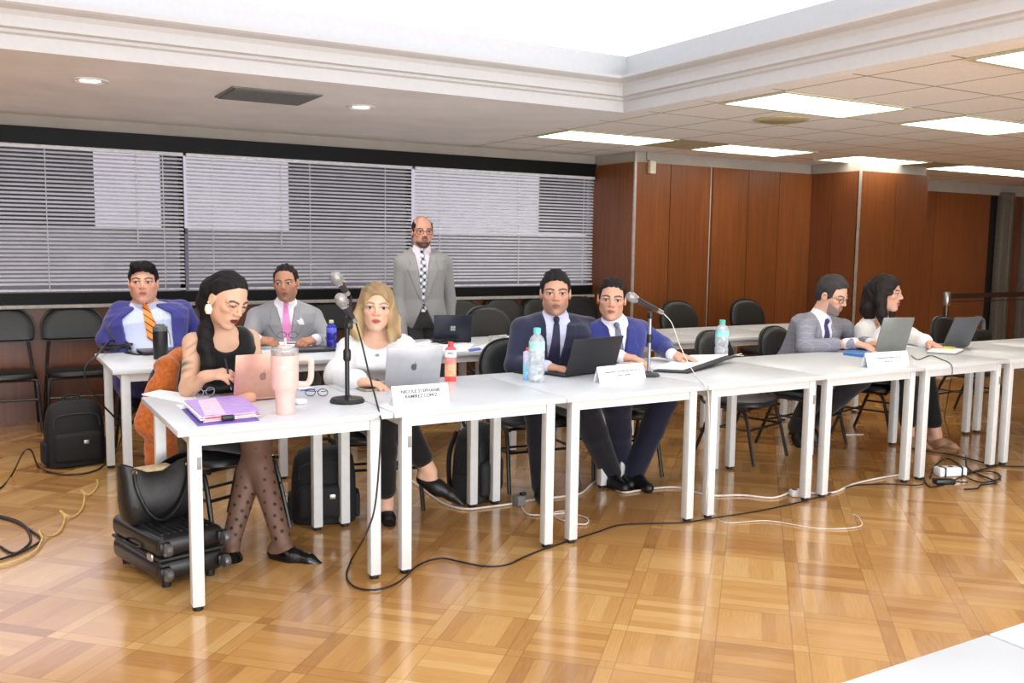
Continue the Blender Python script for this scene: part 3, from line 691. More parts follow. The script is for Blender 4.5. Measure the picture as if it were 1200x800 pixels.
# second desk stand
base2 = Vector([float(v) for v in LT(760, 440.5)]); S2 = base2.y
r = empty('microphone_stand', base2, 0, 'grey desk microphone stand on the table by the black folder', 'microphone stand')
MB().lathe([(.062, 0), (.064, .006), (.056, .016), (.02, .022), (.012, .03)], n=32).build('base', mat('dark_grey_base', (54, 54, 56), .4), r)
MB().lathe([(.0095, .028), (.0095, .335)], n=14).build('pole', mat('grey_pole', (150, 148, 150), .35, .6), r)
MB().lathe([(.013, .19), (.016, .198), (.016, .23), (.013, .238)], n=14).build('clutch', m_black, r)
MB().rbox((0, 0, .345), (.03, .034, .04), .01).build('clip', m_black, r)
mic(at(736, 346, S2-.04), at(776, 366, S2+.0), 'blurred silver microphone in front of the man in the bright blue suit')
tag(MB().tube(spline([at(776, 366, S2), at(787, 378, S2-.02), at(795, 400, S2-.05), at(806, 424, S2-.10), atz(817, 442, TH+.004), atz(826, 452, TH+.004), at(830, 462, -.058), at(831, 500, -.062), at(829.5, 560, -.06), at(828, 585, -.06), atz(836, 600, .006), atz(850, 612, .006), atz(900, 610, .006), atz(960, 619, .006), atz(1006, 617, .006), atz(1008, 608, .006), atz(1000, 602, .006)], 7), .0026, 6).build('microphone_cable', m_whitecable), 'thin pale cable from the grey microphone over the table edge to the floor', 'cable')

# ------------------------------------------------------------------ papers, folders, phones
def sheet(name, corners, t, m, label, cat, group=None, z=TH, dz=.0008):
    P = [LT(*c) if len(c) == 2 else np.array(c) for c in corners]; n = len(P)
    V = [(p[0], p[1], z+dz) for p in P]+[(p[0], p[1], z+dz+t) for p in P]
    o = MB().add(V, [tuple(range(n))[::-1], tuple(range(n, 2*n))]+[(i, (i+1) % n, n+(i+1) % n, n+i) for i in range(n)]).build(name, m)
    return tag(o, label, cat, group)
sheet('paper_stack', ((166, 463), (187, 458), (246, 466), (226, 476)), .006, m_paper, 'white papers at the left end of the front row, left of the purple folder', 'papers')
sheet('paper_sheet', ((206, 475), (232, 473), (240, 479), (214, 481)), .002, m_paper, 'small white sheet poking out left of the purple folder', 'papers')
# purple folder: two covers, leaves between, clip, pink note
f0 = [LT(214, 494), LT(238, 497.5), LT(306, 491), LT(288, 473)]
r = empty('folder', f0[1], 0, 'purple folder stuffed with papers and a pink note on top', 'folder')
def slab4(P, z0, z1, m, name, parent):
    n = len(P); V = [(p[0], p[1], z0) for p in P]+[(p[0], p[1], z1) for p in P]
    return MB().add(V, [tuple(range(n))[::-1], tuple(range(n, 2*n))]+[(i, (i+1) % n, n+(i+1) % n, n+i) for i in range(n)]).build(name, m, parent, True)
m_purple = mat('lilac_card', (192, 160, 226), .5); m_violet = mat('violet_card', (112, 78, 176), .5)
Q = [LT(238, 497), LT(306, 490), LT(283, 470), LT(216, 477)]
Q2 = [LT(232, 499.5), LT(304, 493), LT(282, 474), LT(213, 480)]
slab4(Q2, TH+.001, TH+.004, m_violet, 'lower_cover', r)
for i, (c, sh) in enumerate((((240, 232, 226), 0), ((232, 196, 186), .006), ((244, 242, 244), -.012), ((226, 180, 170), .0), ((238, 236, 240), -.016))):
    P = [q+np.array([sh+random.uniform(-.006, .002), random.uniform(-.004, .006), 0]) for q in Q]; P = [np.mean(P, axis=0)*.05+.95*q for q in P]
    slab4(P, TH+.005+i*.0045, TH+.009+i*.0045, mat('leaf_%d_%d' % c[:2], c, .8), 'leaves', r)
slab4(Q, TH+.0285, TH+.031, m_purple, 'upper_cover', r)
lf = lambda a, b: tuple((Q[0]*(1-a)+Q[1]*a)*(1-b)+(Q[3]*(1-a)+Q[2]*a)*b)
slab4([np.array(lf(.05, .05)), np.array(lf(.40, .03)), np.array(lf(.52, .95)), np.array(lf(.20, .90))], TH+.0312, TH+.0320, mat('pink_note', (246, 204, 224), .7), 'pink_note', r)
c0 = np.array(lf(.42, 0)); MB().rbox((c0[0], c0[1], TH+.017), (.05, .02, .02), .003, rz=math.atan2(Q[1][1]-Q[0][1], Q[1][0]-Q[0][0])).build('binder_clip', m_black, r, True)
c1 = np.array(lf(.25, .0)); MB().rbox((c1[0], c1[1]+.004, TH+.021), (.10, .012, .004), .001, rz=math.atan2(Q[1][1]-Q[0][1], Q[1][0]-Q[0][0])).build('red_tab', mat('red_tab', (220, 70, 60), .5), r, True)
def spectacles(p, rz, label, z=TH, folded=True, sc=1.0, m=None, R=None):
    r = empty('eyeglasses', (p[0], p[1], z), rz, label, 'eyeglasses'); m = m or m_black
    f = MB()
    for s in (-1, 1):
        f.tube([(s*.033*sc+.026*sc*math.cos(a), .0, .02*sc+.019*sc*math.sin(a)) for a in [2*PI*i/18 for i in range(18)]], .0024*sc, 6, closed=True)
    f.tube([(-.008*sc, 0, .025*sc), (0, 0, .028*sc), (.008*sc, 0, .025*sc)], .002*sc, 6); f.build('frame', m, r)
    for s in (-1, 1):
        e = (s*.02*sc if folded else s*.055*sc)
        MB().tube([(s*.058*sc, 0, .026*sc), (s*.058*sc, .012*sc, .026*sc), (e, .10*sc if not folded else .03*sc, .02*sc)], .002*sc, 6).build('temple', m, r)
    return r
spectacles(LT(371, 464), -.5, 'black eyeglasses lying by the microphone stand', sc=.9)
spectacles(LT(240, 473), .5, 'grey-framed eyeglasses lying on the purple folder edge', z=TH+.033, m=mat('grey_frame', (130, 130, 134), .4), sc=.95)
def phone(c, rz, sz, label, m, cat='phone', name='phone', z=TH):
    r = empty(name, (c[0], c[1], z), rz, label, cat); MB().rbox((0, 0, sz[2]/2+.0005), sz, min(.004, sz[2]*.45)).build('casing', m, r)
    MB().box((0, 0, sz[2]+.0008), (sz[0]*.92, sz[1]*.92, .0006)).build('glass_face', mat('phone_glass', (50, 48, 48), .1), r); return r
phone(LT(431, 456), .1, (.10, .15, .012), 'tan phone case lying beside the silver laptop', mat('tan_case', (170, 154, 130), .5))
phone(LT(160, 414.5), .4, (.085, .15, .010), 'black phone beside the cable coil on the back table', m_black)
phone(LT(614, 437.5), .2, (.07, .12, .008), 'black phone half hidden behind the pale blue bottle', m_black)
r = empty('closed_laptop', LT(196, 413), .05, 'closed dark laptop behind the black travel mug', 'laptop'); MB().rbox((0, 0, .009), (.34, .22, .010), .004).build('base', m_black, r); MB().rbox((0, 0, .019), (.34, .22, .008), .003).build('lid', mat('grey_lid_dark', (70, 70, 76), .4, .4), r)
r = empty('closed_laptop', LT(362, 411), -.05, 'closed dark grey laptop at the right hand of the man with the pink tie', 'laptop'); MB().rbox((0.02, 0, .008), (.30, .2, .010), .004).build('base', m_black, r); MB().rbox((.02, 0, .0175), (.30, .2, .008), .003).build('lid', mat('grey_lid_dark', (70, 70, 76), .4, .4), r)
p = LT(375, 405); tag(MB().rbox((p[0], p[1]-.02, TH+.045), (.09, .06, .045), .02).build('headset_case', m_black), 'black rounded case on the closed laptop beside the deep blue bottle', 'case')
sheet('notepad', ((318, 409), (360, 407), (352, 400), (322, 401)), .012, m_paper, 'white notepad under the hands of the man with the pink tie', 'notepad')
r = empty('pen', LT(345, 405), -.4, 'dark pen on the notepad of the man with the pink tie', 'pen'); MB().tube([(-.06, 0, .018), (.05, 0, .018)], .004, 6).build('barrel', m_black, r); MB().tube([(.05, 0, .018), (.06, 0, .018)], .002, 6).build('tip', m_silver, r)
sheet('notebook', ((277, 459), (292, 449), (300, 452), (288, 466)), .012, m_paper, 'white notebook between the hand and the rose-gold laptop', 'notebook', dz=.002)
r = empty('pen', LT(280, 463), .15, 'magenta pen lying by the hand of the woman in the black dress', 'pen'); MB().tube([(-.06, 0, .008), (.06, .0, .008)], .0055, 8).build('barrel', mat('magenta', (196, 44, 110), .4), r); MB().tube([(-.02, .02, .008), (.02, -.03, .008)], .0045, 6).build('clip', mat('magenta', (196, 44, 110), .4), r)
r = empty('earbud_case', LT(352, 473), .3, 'small white earbud case right of the pink tumbler', 'case'); MB().rbox((0, 0, .011), (.055, .045, .022), .010).build('shell', m_paper, r); MB().box((0, -.0225, .013), (.05, .001, .001)).build('seam', m_tagst, r)
r = empty('notepad', LT(357, 456), .1, 'white notepad with a blue edge behind the pink tumbler', 'notepad'); MB().box((0, 0, .004), (.075, .08, .006)).build('pages', m_paper, r); MB().box((0, -.042, .004), (.075, .004, .007)).build('blue_edge', mat('blue_ink', (110, 120, 210), .5), r)
# back row papers and tangle
sheet('paper_sheet', ((478, 404), (508, 398), (556, 403), (548, 412), (500, 412)), .003, m_paper, 'white papers spread before the dark blue laptop on the back row', 'papers')
sheet('paper_sheet', ((556, 407), (582, 400), (588, 404), (572, 410)), .002, m_paper, 'white sheet at the right of the dark blue laptop', 'papers')
sheet('blue_leaflet', ((548, 410), (562, 408), (564, 410), (551, 412)), .002, mat('blue_print', (64, 110, 206), .5), 'small blue leaflet on the back row papers', 'leaflet', dz=.004)
def tangle(name, c, R_, n, rad, m, label, z, seed, hgt=.02):
    rnd = random.Random(seed); pts = []
    for i in range(n):
        a = i*2.1+rnd.uniform(-.5, .5); q = R_*rnd.uniform(.45, 1); pts.append((c[0]+q*math.cos(a), c[1]+q*.8*math.sin(a), z+rad+rnd.uniform(0, hgt)))
    return tag(MB().tube(spline(pts, 8), rad, 6).build(name, m), label, 'cable')
tangle('cable_tangle', LT(583, 399), .09, 12, .004, m_whitecable, 'knot of white cables on the back row behind the navy suit sleeve', TH, 3, .04)
tangle('cable_tangle', LT(522, 403), .12, 11, .004, m_cable, 'black cables heaped before the dark blue laptop', TH, 5, .03)
tangle('cable_tangle', LT(864, 418), .05, 6, .003, m_whitecable, 'small loop of white cable behind the black folder', TH, 8, .03)
cc = LT(137, 412); pts = [(cc[0]+(.085+.030*math.sin(i*1.3))*math.cos(i*.5), cc[1]+(.07+.022*math.cos(i*.9))*math.sin(i*.5), TH+.008+.0011*i+.012*math.sin(i*.8)**2) for i in range(44)]
ext = [at(112, 418, 2.2), at(101, 428, 2.1), at(99.5, 442, 2.1), at(106, 456, 2.1), at(118, 472, 2.12), at(135, 490, 2.2), at(143, 505, 2.35), at(139, 522, 2.5), atz(130, 538, .01), atz(110, 552, .01), atz(80, 556, .01), atz(58, 553, .01), atz(45, 547, .01), at(38, 530, 2.35), at(33, 526, 2.3), at(26, 532, 2.3), atz(14, 556, .01), atz(0, 572, .01), atz(-30, 590, .01)]
tag(MB().tube(spline([tuple(p) for p in pts[::2]]+[tuple(p) for p in ext], 4), .0055, 7).build('cable_coil', m_cable), 'black cable coiled on the back table and hanging over its left edge', 'cable')
# T3 folder + papers
r = empty('binder', LT(790, 436), 0, 'open black folder tilted up on the table beside the grey microphone', 'folder')
A, B_, C_, D_ = LT(765, 436), LT(806, 438), LT(864, 424), LT(815, 424)
V = [(A[0], A[1], TH+.002), (B_[0], B_[1], TH+.002), (C_[0], C_[1], TH+.035), (D_[0], D_[1], TH+.03)]; V2 = [(x, y, z+.007) for x, y, z in V]
MB().add(V+V2, [(3, 2, 1, 0), (4, 5, 6, 7), (0, 1, 5, 4), (1, 2, 6, 5), (2, 3, 7, 6), (3, 0, 4, 7)]).build('cover', mat('navy_black_card', (22, 24, 34), .5), r, True)
V = [(x*.9+.1*(A[0]+C_[0])/2, y*.9+.1*(A[1]+C_[1])/2+.05, z+.009) for x, y, z in V]; V2 = [(x, y, z+.004) for x, y, z in V]
MB().add(V+V2, [(3, 2, 1, 0), (4, 5, 6, 7), (0, 1, 5, 4), (1, 2, 6, 5), (2, 3, 7, 6), (3, 0, 4, 7)]).build('leaves', m_paper, r, True)
sheet('paper_stack', ((718, 434), (760, 433), (800, 424), (770, 420), (726, 424)), .010, m_paper, 'white documents under the hands of the man in the bright blue suit', 'papers')
sheet('paper_sheet', ((727, 428), (750, 427), (752, 422), (733, 422)), .004, mat('orange_print', (238, 196, 150), .7), 'page with orange print near the hand of the man in the bright blue suit', 'papers', dz=.0125)
# T5/T6
sheet('book', ((988, 416), (1016, 419.5), (1022, 413), (998, 410)), .018, mat('blue_book', (70, 124, 190), .45), 'blue book at the elbow of the man in the grey blazer', 'book')
sheet('notebook', ((990, 411), (1020, 412.5), (1024, 408), (1000, 407)), .012, mat('dark_notebook', (60, 66, 82), .5), 'dark notebook lying on the blue book', 'notebook', dz=.02)
sheet('paper_stack', ((1060, 406), (1085, 409.5), (1098, 405), (1072, 401)), .008, m_paper, 'white papers between the two right-hand laptops', 'papers')
r = empty('notebook', LT(1108, 413), 0, 'white notebook with bright yellow notes by the dark grey laptop', 'notebook')
P = [LT(1086, 414), LT(1120, 416), LT(1129, 412), LT(1100, 408)]; slab4(P, TH+.001, TH+.012, m_tagst, 'cover', r); slab4([p*.97+.03*np.mean(P, axis=0) for p in P], TH+.012, TH+.020, m_paper, 'pages', r)
slab4([LT(1099, 411), LT(1116, 412.5), LT(1120, 409.5), LT(1104, 408)], TH+.0202, TH+.0212, mat('yellow_note', (232, 236, 96), .6), 'yellow_note', r)
tag(MB().tube(spline([LT(1068, 417)+[0, 0, .004], LT(1076, 422)+[0, 0, .004], LT(1090, 417)+[0, 0, .004], LT(1102, 421)+[0, 0, .004], LT(1114, 427)+[0, 0, .004], at(1116, 436, -.056), at(1114, 448, -.055), at(1110, 470, .1), at(1107, 490, .3), atz(1112, 508, .01), atz(1110, 520, .01), atz(1096, 527, .01)], 6), .003, 6).build('charger_cable', m_cable), 'thin dark charger cable dropping off the front edge near the yellow notes', 'cable')
tangle('cable_tangle', LT(1068, 404), .1, 9, .006, m_black, 'black cables bunched behind the grey laptop', TH, 13, .05)

# ------------------------------------------------------------------ floor: cables, power strips, bags
def cable(name, pts, rad, m, label):
    return tag(MB().tube(spline(pts, 7), rad, 6).build(name, m), label, 'cable')
F_ = lambda *q: [atz(x, y, .008) for x, y in q]
cable('extension_cord', F_((478, 560), (498, 575), (520, 590), (545, 596), (570, 594), (600, 590), (628, 585), (655, 582), (680, 578), (692, 568), (700, 562)), .006, m_whitecable, 'pale extension cord under the blonde woman and the navy suit')
cable('extension_cord', F_((706, 564), (728, 576), (745, 575), (765, 572), (795, 571), (830, 580), (870, 580), (905, 583), (925, 577)), .006, m_whitecable, 'pale extension cord zigzagging under the third table')
cable('extension_cord', F_((940, 577), (975, 577), (1000, 567), (1030, 560), (1055, 556)), .006, m_whitecable, 'pale extension cord right of the small white box')
cable('white_cable', F_((611, 592), (618, 602), (640, 603), (665, 601), (688, 607), (686, 614), (668, 612), (652, 606), (650, 600), (668, 598)), .004, m_whitecable, 'white cable looping on the floor behind the second table leg')
cable('white_cable', F_((322, 584), (338, 580), (350, 588), (346, 600), (334, 602), (330, 592), (340, 586)), .005, m_whitecable, 'white cable loop on the floor beside the crossed legs')
for i, q in enumerate((((0, 606), (20, 612), (40, 624), (48, 632), (38, 640), (20, 648), (0, 655), (-30, 660)), ((0, 640), (18, 648), (36, 632), (24, 612), (-10, 602)))):
    cable('floor_cable', F_(*q), .006, m_cable, ['black cable loop on the floor at the left edge, outer turn', 'black cable loop on the floor at the left edge, inner turn'][i])
yw = [atz(x, y, z) for x, y, z in ((-20, 664, .01), (10, 660, .01), (38, 648, .01), (49, 632, .02), (46, 622, .05), (56, 628, .01), (70, 622, .01), (76, 606, .02), (70, 598, .05), (84, 606, .01), (96, 596, .01), (99, 580, .02), (95, 574, .04), (104, 580, .01), (114, 570, .01), (114, 562, .02))]
tag(MB().tube(spline(yw, 6), .0052, 7).build('yellow_cable', m_yellow), 'yellow network cable curling across the floor at the left', 'cable')
for i, q in enumerate((((1082, 560), (1090, 570), (1110, 566), (1140, 553), (1165, 553), (1172, 560), (1150, 565), (1130, 556), (1150, 550), (1170, 545)), ((1066, 525), (1090, 529), (1118, 533), (1150, 541), (1180, 546), (1220, 546)), ((1132, 534), (1134, 548), (1148, 556), (1168, 565), (1150, 568), (1145, 572), (1130, 573)), ((1090, 560), (1095, 546), (1110, 537), (1125, 545), (1130, 553)))):
    cable('floor_cable', F_(*q), .005, m_cable, ['dark cable tangled around the white power strip', 'dark cable running on the floor past the last table legs', 'dark cable curling right of the white power strip', 'dark cable arching behind the white power strip'][i])
def power_strip(c, rz, sz, label, slots=3, bands=True):
    r = empty('power_strip', (c[0], c[1], 0), rz, label, 'power strip'); MB().rbox((0, 0, sz[2]/2), sz, .012).build('housing', m_paper, r)
    for i in range(slots): MB().lathe([(.016, sz[2]), (.016, sz[2]+.002)], ((i-(slots-1)/2)*sz[0]/slots, 0, 0), 14).build('socket', m_black, r)
    if bands:
        for s in (-1, 1): MB().box((s*sz[0]*.3, 0, sz[2]/2), (.012, sz[1]+.004, sz[2]+.004)).build('band', mat('navy_band', (30, 34, 70), .5), r)
    return r
power_strip(atz(1113, 557, 0), -.35, (.20, .08, .06), 'white power strip with dark bands among the cables at the right')
power_strip(atz(936, 581, 0), -.4, (.11, .06, .04), 'small white junction box by the leg of the fourth table', 2, False)
r = empty('power_adapter', atz(1106, 567, 0), -.4, 'black power adapter on the floor in front of the white power strip', 'adapter'); MB().rbox((0, 0, .018), (.13, .06, .034), .008).build('brick', m_black, r); MB().tube([(.065, 0, .018), (.10, 0, .012), (.16, 0, .008)], .005, 6).build('lead', m_cable, r)
r = empty('power_adapter', atz(608, 592, 0), .2, 'grey multi-plug on the floor beside the backpack behind the second table', 'adapter'); MB().rbox((0, 0, .03), (.06, .06, .06), .008).build('block', mat('grey_plug', (120, 118, 116), .5), r); MB().rbox((.02, -.01, .066), (.03, .03, .02), .004).build('plug', m_black, r)

# suitcase: lying flat, ribbed shell, casters
def suitcase():
    A, B_ = atz(188, 694, 0), atz(256, 676, 0)                       # front bottom edge
    a, b = Vector([float(v) for v in A]), Vector([float(v) for v in B_]); ang = math.atan2(b.y-a.y, b.x-a.x)
    w, d, h, z0 = .30, .50, .20, .03
    r = empty('suitcase', a, ang, 'black ribbed suitcase lying flat on the floor under the black handbag', 'suitcase')
    m_s = mat('black_polycarbonate', (24, 24, 26), .33, vary=.1)
    def half(za, zb, flip):
        m = MB().rbox((w/2, d/2, (za+zb)/2), (w, d, zb-za), .035, seg=4)
        z = zb if not flip else za
        for i in range(9):
            x = .035+i*(w-.07)/8; m.rbox((x, d/2, z+(-.003 if not flip else .003)), (.016, d-.08, .014), .006)
        return m
    half(z0, z0+h*.5-.003, True).build('lower_shell', m_s, r); half(z0+h*.5+.003, z0+h, False).build('upper_shell', m_s, r)
    MB().rbox((w/2, d/2, z0+h*.5), (w-.006, d-.006, .012), .003).build('zipper', mat('zip_black', (40, 40, 42), .5), r)
    for x, y, zz in ((.02, -.012, z0+h*.25), (w-.02, -.012, z0+h*.25), (.02, -.012, z0+h*.78), (w-.02, -.012, z0+h*.78)):
        c = MB().rbox((x, y+.008, zz), (.05, .03, .05), .01).build('caster', m_black, r)
        MB().lathe([(.0, -.014), (.026, -.013), (.029, 0), (.026, .013), (.0, .014)], (x, y-.024, zz), 16, Matrix.Rotation(PI/2, 3, 'Y'), caps=False).build('wheel', mat('grey_wheel', (96, 96, 98), .3, .4), c)
    for x, y in ((.05, .05), (w-.05, .05), (.05, d-.05), (w-.05, d-.05)): MB().lathe([(.018, 0), (.02, .02), (.014, z0+.01)], (x, y, 0), 12).build('foot', m_foot, r)
    MB().tube(spline([(0.0, d*.36, z0+h*.62), (-.02, d*.40, z0+h*.62), (-.02, d*.6, z0+h*.62), (0.0, d*.64, z0+h*.62)], 5), .007, 8).build('side_handle', m_black, r)
    MB().rbox((-.004, d*.16, z0+h*.52), (.012, .05, .03), .004).build('lock', m_silver, r)
    return r, a, ang, z0+h
sc_r, sa, sang, sz = suitcase()
# tote bag on the suitcase
RT = Matrix.Translation(sa) @ rotz(sang)
o_ = RT @ Vector((.14, .30, sz)); r = empty('handbag', o_, sang, 'black leather tote bag with beige lining standing on the suitcase', 'handbag')
def tote():
    prof = [(.0, .30, .13), (.02, .33, .15), (.10, .35, .16), (.20, .35, .13), (.27, .36, .09)]; m = MB(); n = 28; V = []; F = []
    for z, w, d in prof+[(z, w-.014, d-.014) for z, w, d in prof[::-1][:3]]:
        for j in range(n):
            a = 2*PI*j/n; e = 3.2; x = w/2*math.copysign(abs(math.cos(a))**(2/e), math.cos(a)); y = d/2*math.copysign(abs(math.sin(a))**(2/e), math.sin(a))
            zz = z-(.055*math.exp(-((x+.03)/.09)**2) if z > .24 else 0); V.append((x, y, zz))
    for i in range(len(prof)+2):
        for j in range(n): F.append((i*n+j, i*n+(j+1) % n, (i+1)*n+(j+1) % n, (i+1)*n+j))
    F += [tuple(range(n))[::-1], tuple((len(prof)+2)*n+j for j in range(n))]
    return m.add(V, F, True)
tote().build('body', m_blackleather, r)
MB().rbox((-.04, .0, .215), (.20, .075, .05), .02).build('lining', mat('beige_lining', (196, 172, 136), .8, vary=.12, bump=.3), r)
for y in (-.075, .06): MB().tube(spline([(-.13, y*.7, .24), (-.135, y*1.15, .17), (-.09, y*1.3, .06), (-.03, y*1.35, .02), (.04, y*1.3, .06), (.10, y*1.1, .17), (.11, y*.7, .25)], 6), .008, 6, flat=1.6).build('strap', m_blackleather, r)
for x in (-.13, .11): MB().lathe([(.008, .0), (.012, .004), (.008, .008)], (x, -.055, .235), 12, Matrix.Rotation(PI/2, 3, 'X')).build('stud', mat('brass', (176, 148, 84), .3, .9), r)
def backpack(loc, rz, w, d, h, label, lean=0.0, m=None):
    m = m or m_blackfab; r = empty('backpack', (loc[0], loc[1], 0), rz, label, 'backpack', 'black backpacks on the floor'); R = Matrix.Rotation(lean, 3, 'X')
    V = []; F = []; n = 28; pr = [(0, .90, .9), (.02, .97, 1.0), (.25, 1.0, 1.05), (.6, .98, .95), (.85, .90, .75), (.95, .75, .5), (1.0, .45, .22)]
    for z, kw, kd in pr:
        for j in range(n):
            a = 2*PI*j/n; e = 3.4; V.append(R @ Vector((w/2*kw*math.copysign(abs(math.cos(a))**(2/e), math.cos(a)), d/2*kd*math.copysign(abs(math.sin(a))**(2/e), math.sin(a)), z*h)))
    for i in range(len(pr)-1):
        for j in range(n): F.append((i*n+j, i*n+(j+1) % n, (i+1)*n+(j+1) % n, (i+1)*n+j))
    F += [tuple(range(n))[::-1], tuple((len(pr)-1)*n+j for j in range(n))]
    MB().add(V, F, True).build('main_body', m, r)
    MB().rbox(R @ Vector((0, -d*.52, h*.32)), (w*.80, d*.30, h*.46), .03, R=R, seg=3).build('front_pocket', m, r)
    for s in (-1, 1): MB().rbox(R @ Vector((s*w*.5, 0, h*.22)), (w*.10, d*.6, h*.34), .02, R=R, seg=3).build('side_pocket', m, r)
    MB().tube([R @ Vector(p) for p in spline([(-.05, .04, h*.96), (-.04, .06, h*1.05), (.04, .06, h*1.05), (.05, .04, h*.96)], 5)], .010, 6).build('top_handle', m, r)
    MB().tube([R @ Vector(p) for p in spline([(-w*.38, -d*.47, h*.62), (-w*.30, -d*.40, h*.80), (w*.3, -d*.40, h*.80), (w*.38, -d*.47, h*.62)], 6)], .004, 6).build('zipper', mat('zip_black', (40, 40, 42), .5), r)
    MB().rbox(R @ Vector((w*.12, -d*.68, h*.40)), (.03, .006, .025), .003, R=R).build('badge', m_silver, r)
    for s in (-1, 1): MB().tube([R @ Vector(p) for p in spline([(s*w*.2, d*.45, h*.9), (s*w*.28, d*.62, h*.6), (s*w*.3, d*.6, h*.25), (s*w*.34, d*.45, h*.08)], 6)], .012, 6, flat=1.8).build('shoulder_strap', m, r)
    return r
backpack(atz(85, 549, 0)+np.array([.03, .14, 0]), .1, .36, .22, .42, 'black backpack on the floor beside the left back table leg')
backpack(atz(385, 617, 0)+np.array([.02, .13, 0]), -.3, .34, .20, .40, 'black backpack with a small white emblem behind the first table')
r = backpack(atz(566, 588, 0)+np.array([.0, .10, 0]), .6, .30, .2, .44, 'tall dark grey backpack behind the second table', 0, mat('charcoal_nylon', (34, 35, 37), .75, vary=.25, nscale=90, bump=.25))
# stanchion with belts
p = at(1110, 342, 3.1); r = empty('stanchion', (p[0], p[1], 0), 0, 'brushed metal queue post with two dark belts at the right', 'barrier post')
hz = float(p[2]); MB().lathe([(.16, 0), (.165, .01), (.15, .03), (.04, .05), (.03, .06)], n=28).build('base', m_silver, r)
MB().lathe([(.03, .05), (.03, hz-.14)], n=16).build('pole', mat('bronze_pole', (96, 78, 62), .35, .6), r)
MB().lathe([(.036, hz-.16), (.042, hz-.15), (.042, hz-.01), (.034, hz)], n=18).build('head', m_silver, r)
for i, dy in enumerate((.0,)):
    MB().box((2.5, 0, hz-.05), (4.95, .006, .06)).build('belt', mat('brown_belt', (58, 34, 26), .6), r)
    MB().box((2.5, 0.03, hz-.12), (4.95, .006, .012)).build('belt', mat('brown_belt', (58, 34, 26), .6), r)
# bag on the far chair
o_ = at(1140, 393, 1.30); r = empty('bag', (o_[0], o_[1]-.03, .43), .1, 'black shoulder bag standing on the chair behind the last dark laptop', 'bag')
MB().rbox((0, 0, .17), (.34, .16, .34), .06, seg=4).build('body', m_blackfab, r); MB().tube(spline([(-.12, 0, .32), (-.09, 0, .43), (.09, 0, .43), (.12, 0, .32)], 6), .02, 8).build('handle', mat('grey_strap', (96, 100, 104), .6), r)
tag(MB().box(tuple(atz(1001, 509, .003)), (.16, .012, .006), rz=-.35).build('pen_strip', m_paper), 'thin white strip lying on the floor under the grey blazer man', 'strip')

# ------------------------------------------------------------------ people: smooth sculpted surfaces
def V3(*a): return np.array(a if len(a) == 3 else a[0], dtype=float)
def nrm(v): return np.asarray(v, float)/max(1e-9, np.linalg.norm(v))
class Sculpt:
    """adds rounded shapes into one field and meshes its surface (surface nets)"""
    def __init__(s): s.ops = []
    def rc(s, a, b, r1, r2, k=.02, sub=False):
        a, b = V3(a), V3(b); ba = b-a; L2 = float(ba @ ba)+1e-9
        def f(X, Y, Z):
            px, py, pz = X-a[0], Y-a[1], Z-a[2]
            t = np.clip((px*ba[0]+py*ba[1]+pz*ba[2])/L2, 0, 1)
            return np.sqrt((px-t*ba[0])**2+(py-t*ba[1])**2+(pz-t*ba[2])**2)-(r1+(r2-r1)*t)
        R = max(r1, r2); s.ops.append((f, np.minimum(a, b)-R, np.maximum(a, b)+R, k, sub)); return s
    def chain(s, pts, rs, k=.02):
        for i in range(len(pts)-1): s.rc(pts[i], pts[i+1], rs[i], rs[i+1], k)
        return s
    def ell(s, c, r, A=None, k=.02, sub=False):
        c, r = V3(c), V3(r); A = np.eye(3) if A is None else A; m = float(min(r))
        def f(X, Y, Z):
            px, py, pz = X-c[0], Y-c[1], Z-c[2]
            q = [(px*A[0][i]+py*A[1][i]+pz*A[2][i])/r[i] for i in range(3)]
            k0 = np.sqrt(q[0]**2+q[1]**2+q[2]**2); k1 = np.sqrt((q[0]/r[0])**2+(q[1]/r[1])**2+(q[2]/r[2])**2)+1e-9
            return k0*(k0-1)/k1
        e = np.sqrt((A**2) @ (r**2)); s.ops.append((f, c-e, c+e, k, sub)); return s
    def fn(s, f, lo, hi, k=.01, sub=False): s.ops.append((f, V3(lo), V3(hi), k, sub)); return s
    def mesh(s, h=.006, fine=()):
        lo = np.min([o[1] for o in s.ops if not o[4]], 0)-3*h; hi = np.max([o[2] for o in s.ops if not o[4]], 0)+3*h
        ax = []
        for i in range(3):
            fs = [(f[0][i], f[1][i], f[2]) for f in fine]; x = lo[i]; a = [x]
            while x < hi[i]:
                st = h
                for (p, q, hh) in fs:
                    if p <= x <= q: st = min(st, hh)
                x += st; a.append(x)
            ax.append(np.array(a, dtype=np.float32))
        n = [len(a) for a in ax]; F = np.full(n, .06, np.float32)
        for f, l, u, k, sub in s.ops:
            mg = k+2*h; i0 = [max(0, int(np.searchsorted(ax[i], l[i]-mg))-1) for i in range(3)]; i1 = [min(n[i], int(np.searchsorted(ax[i], u[i]+mg))+1) for i in range(3)]
            if any(i1[i]-i0[i] < 1 for i in range(3)): continue
            sl = tuple(slice(i0[i], i1[i]) for i in range(3))
            d = f(ax[0][sl[0]][:, None, None], ax[1][sl[1]][None, :, None], ax[2][sl[2]][None, None, :]).astype(np.float32); c = F[sl]
            if sub:
                d = -d; w = np.clip(.5-.5*(c-d)/k, 0, 1); F[sl] = c*(1-w)+d*w+k*w*(1-w)
            else:
                w = np.clip(.5+.5*(c-d)/k, 0, 1); F[sl] = c*(1-w)+d*w-k*w*(1-w)
        return nets(F, ax)
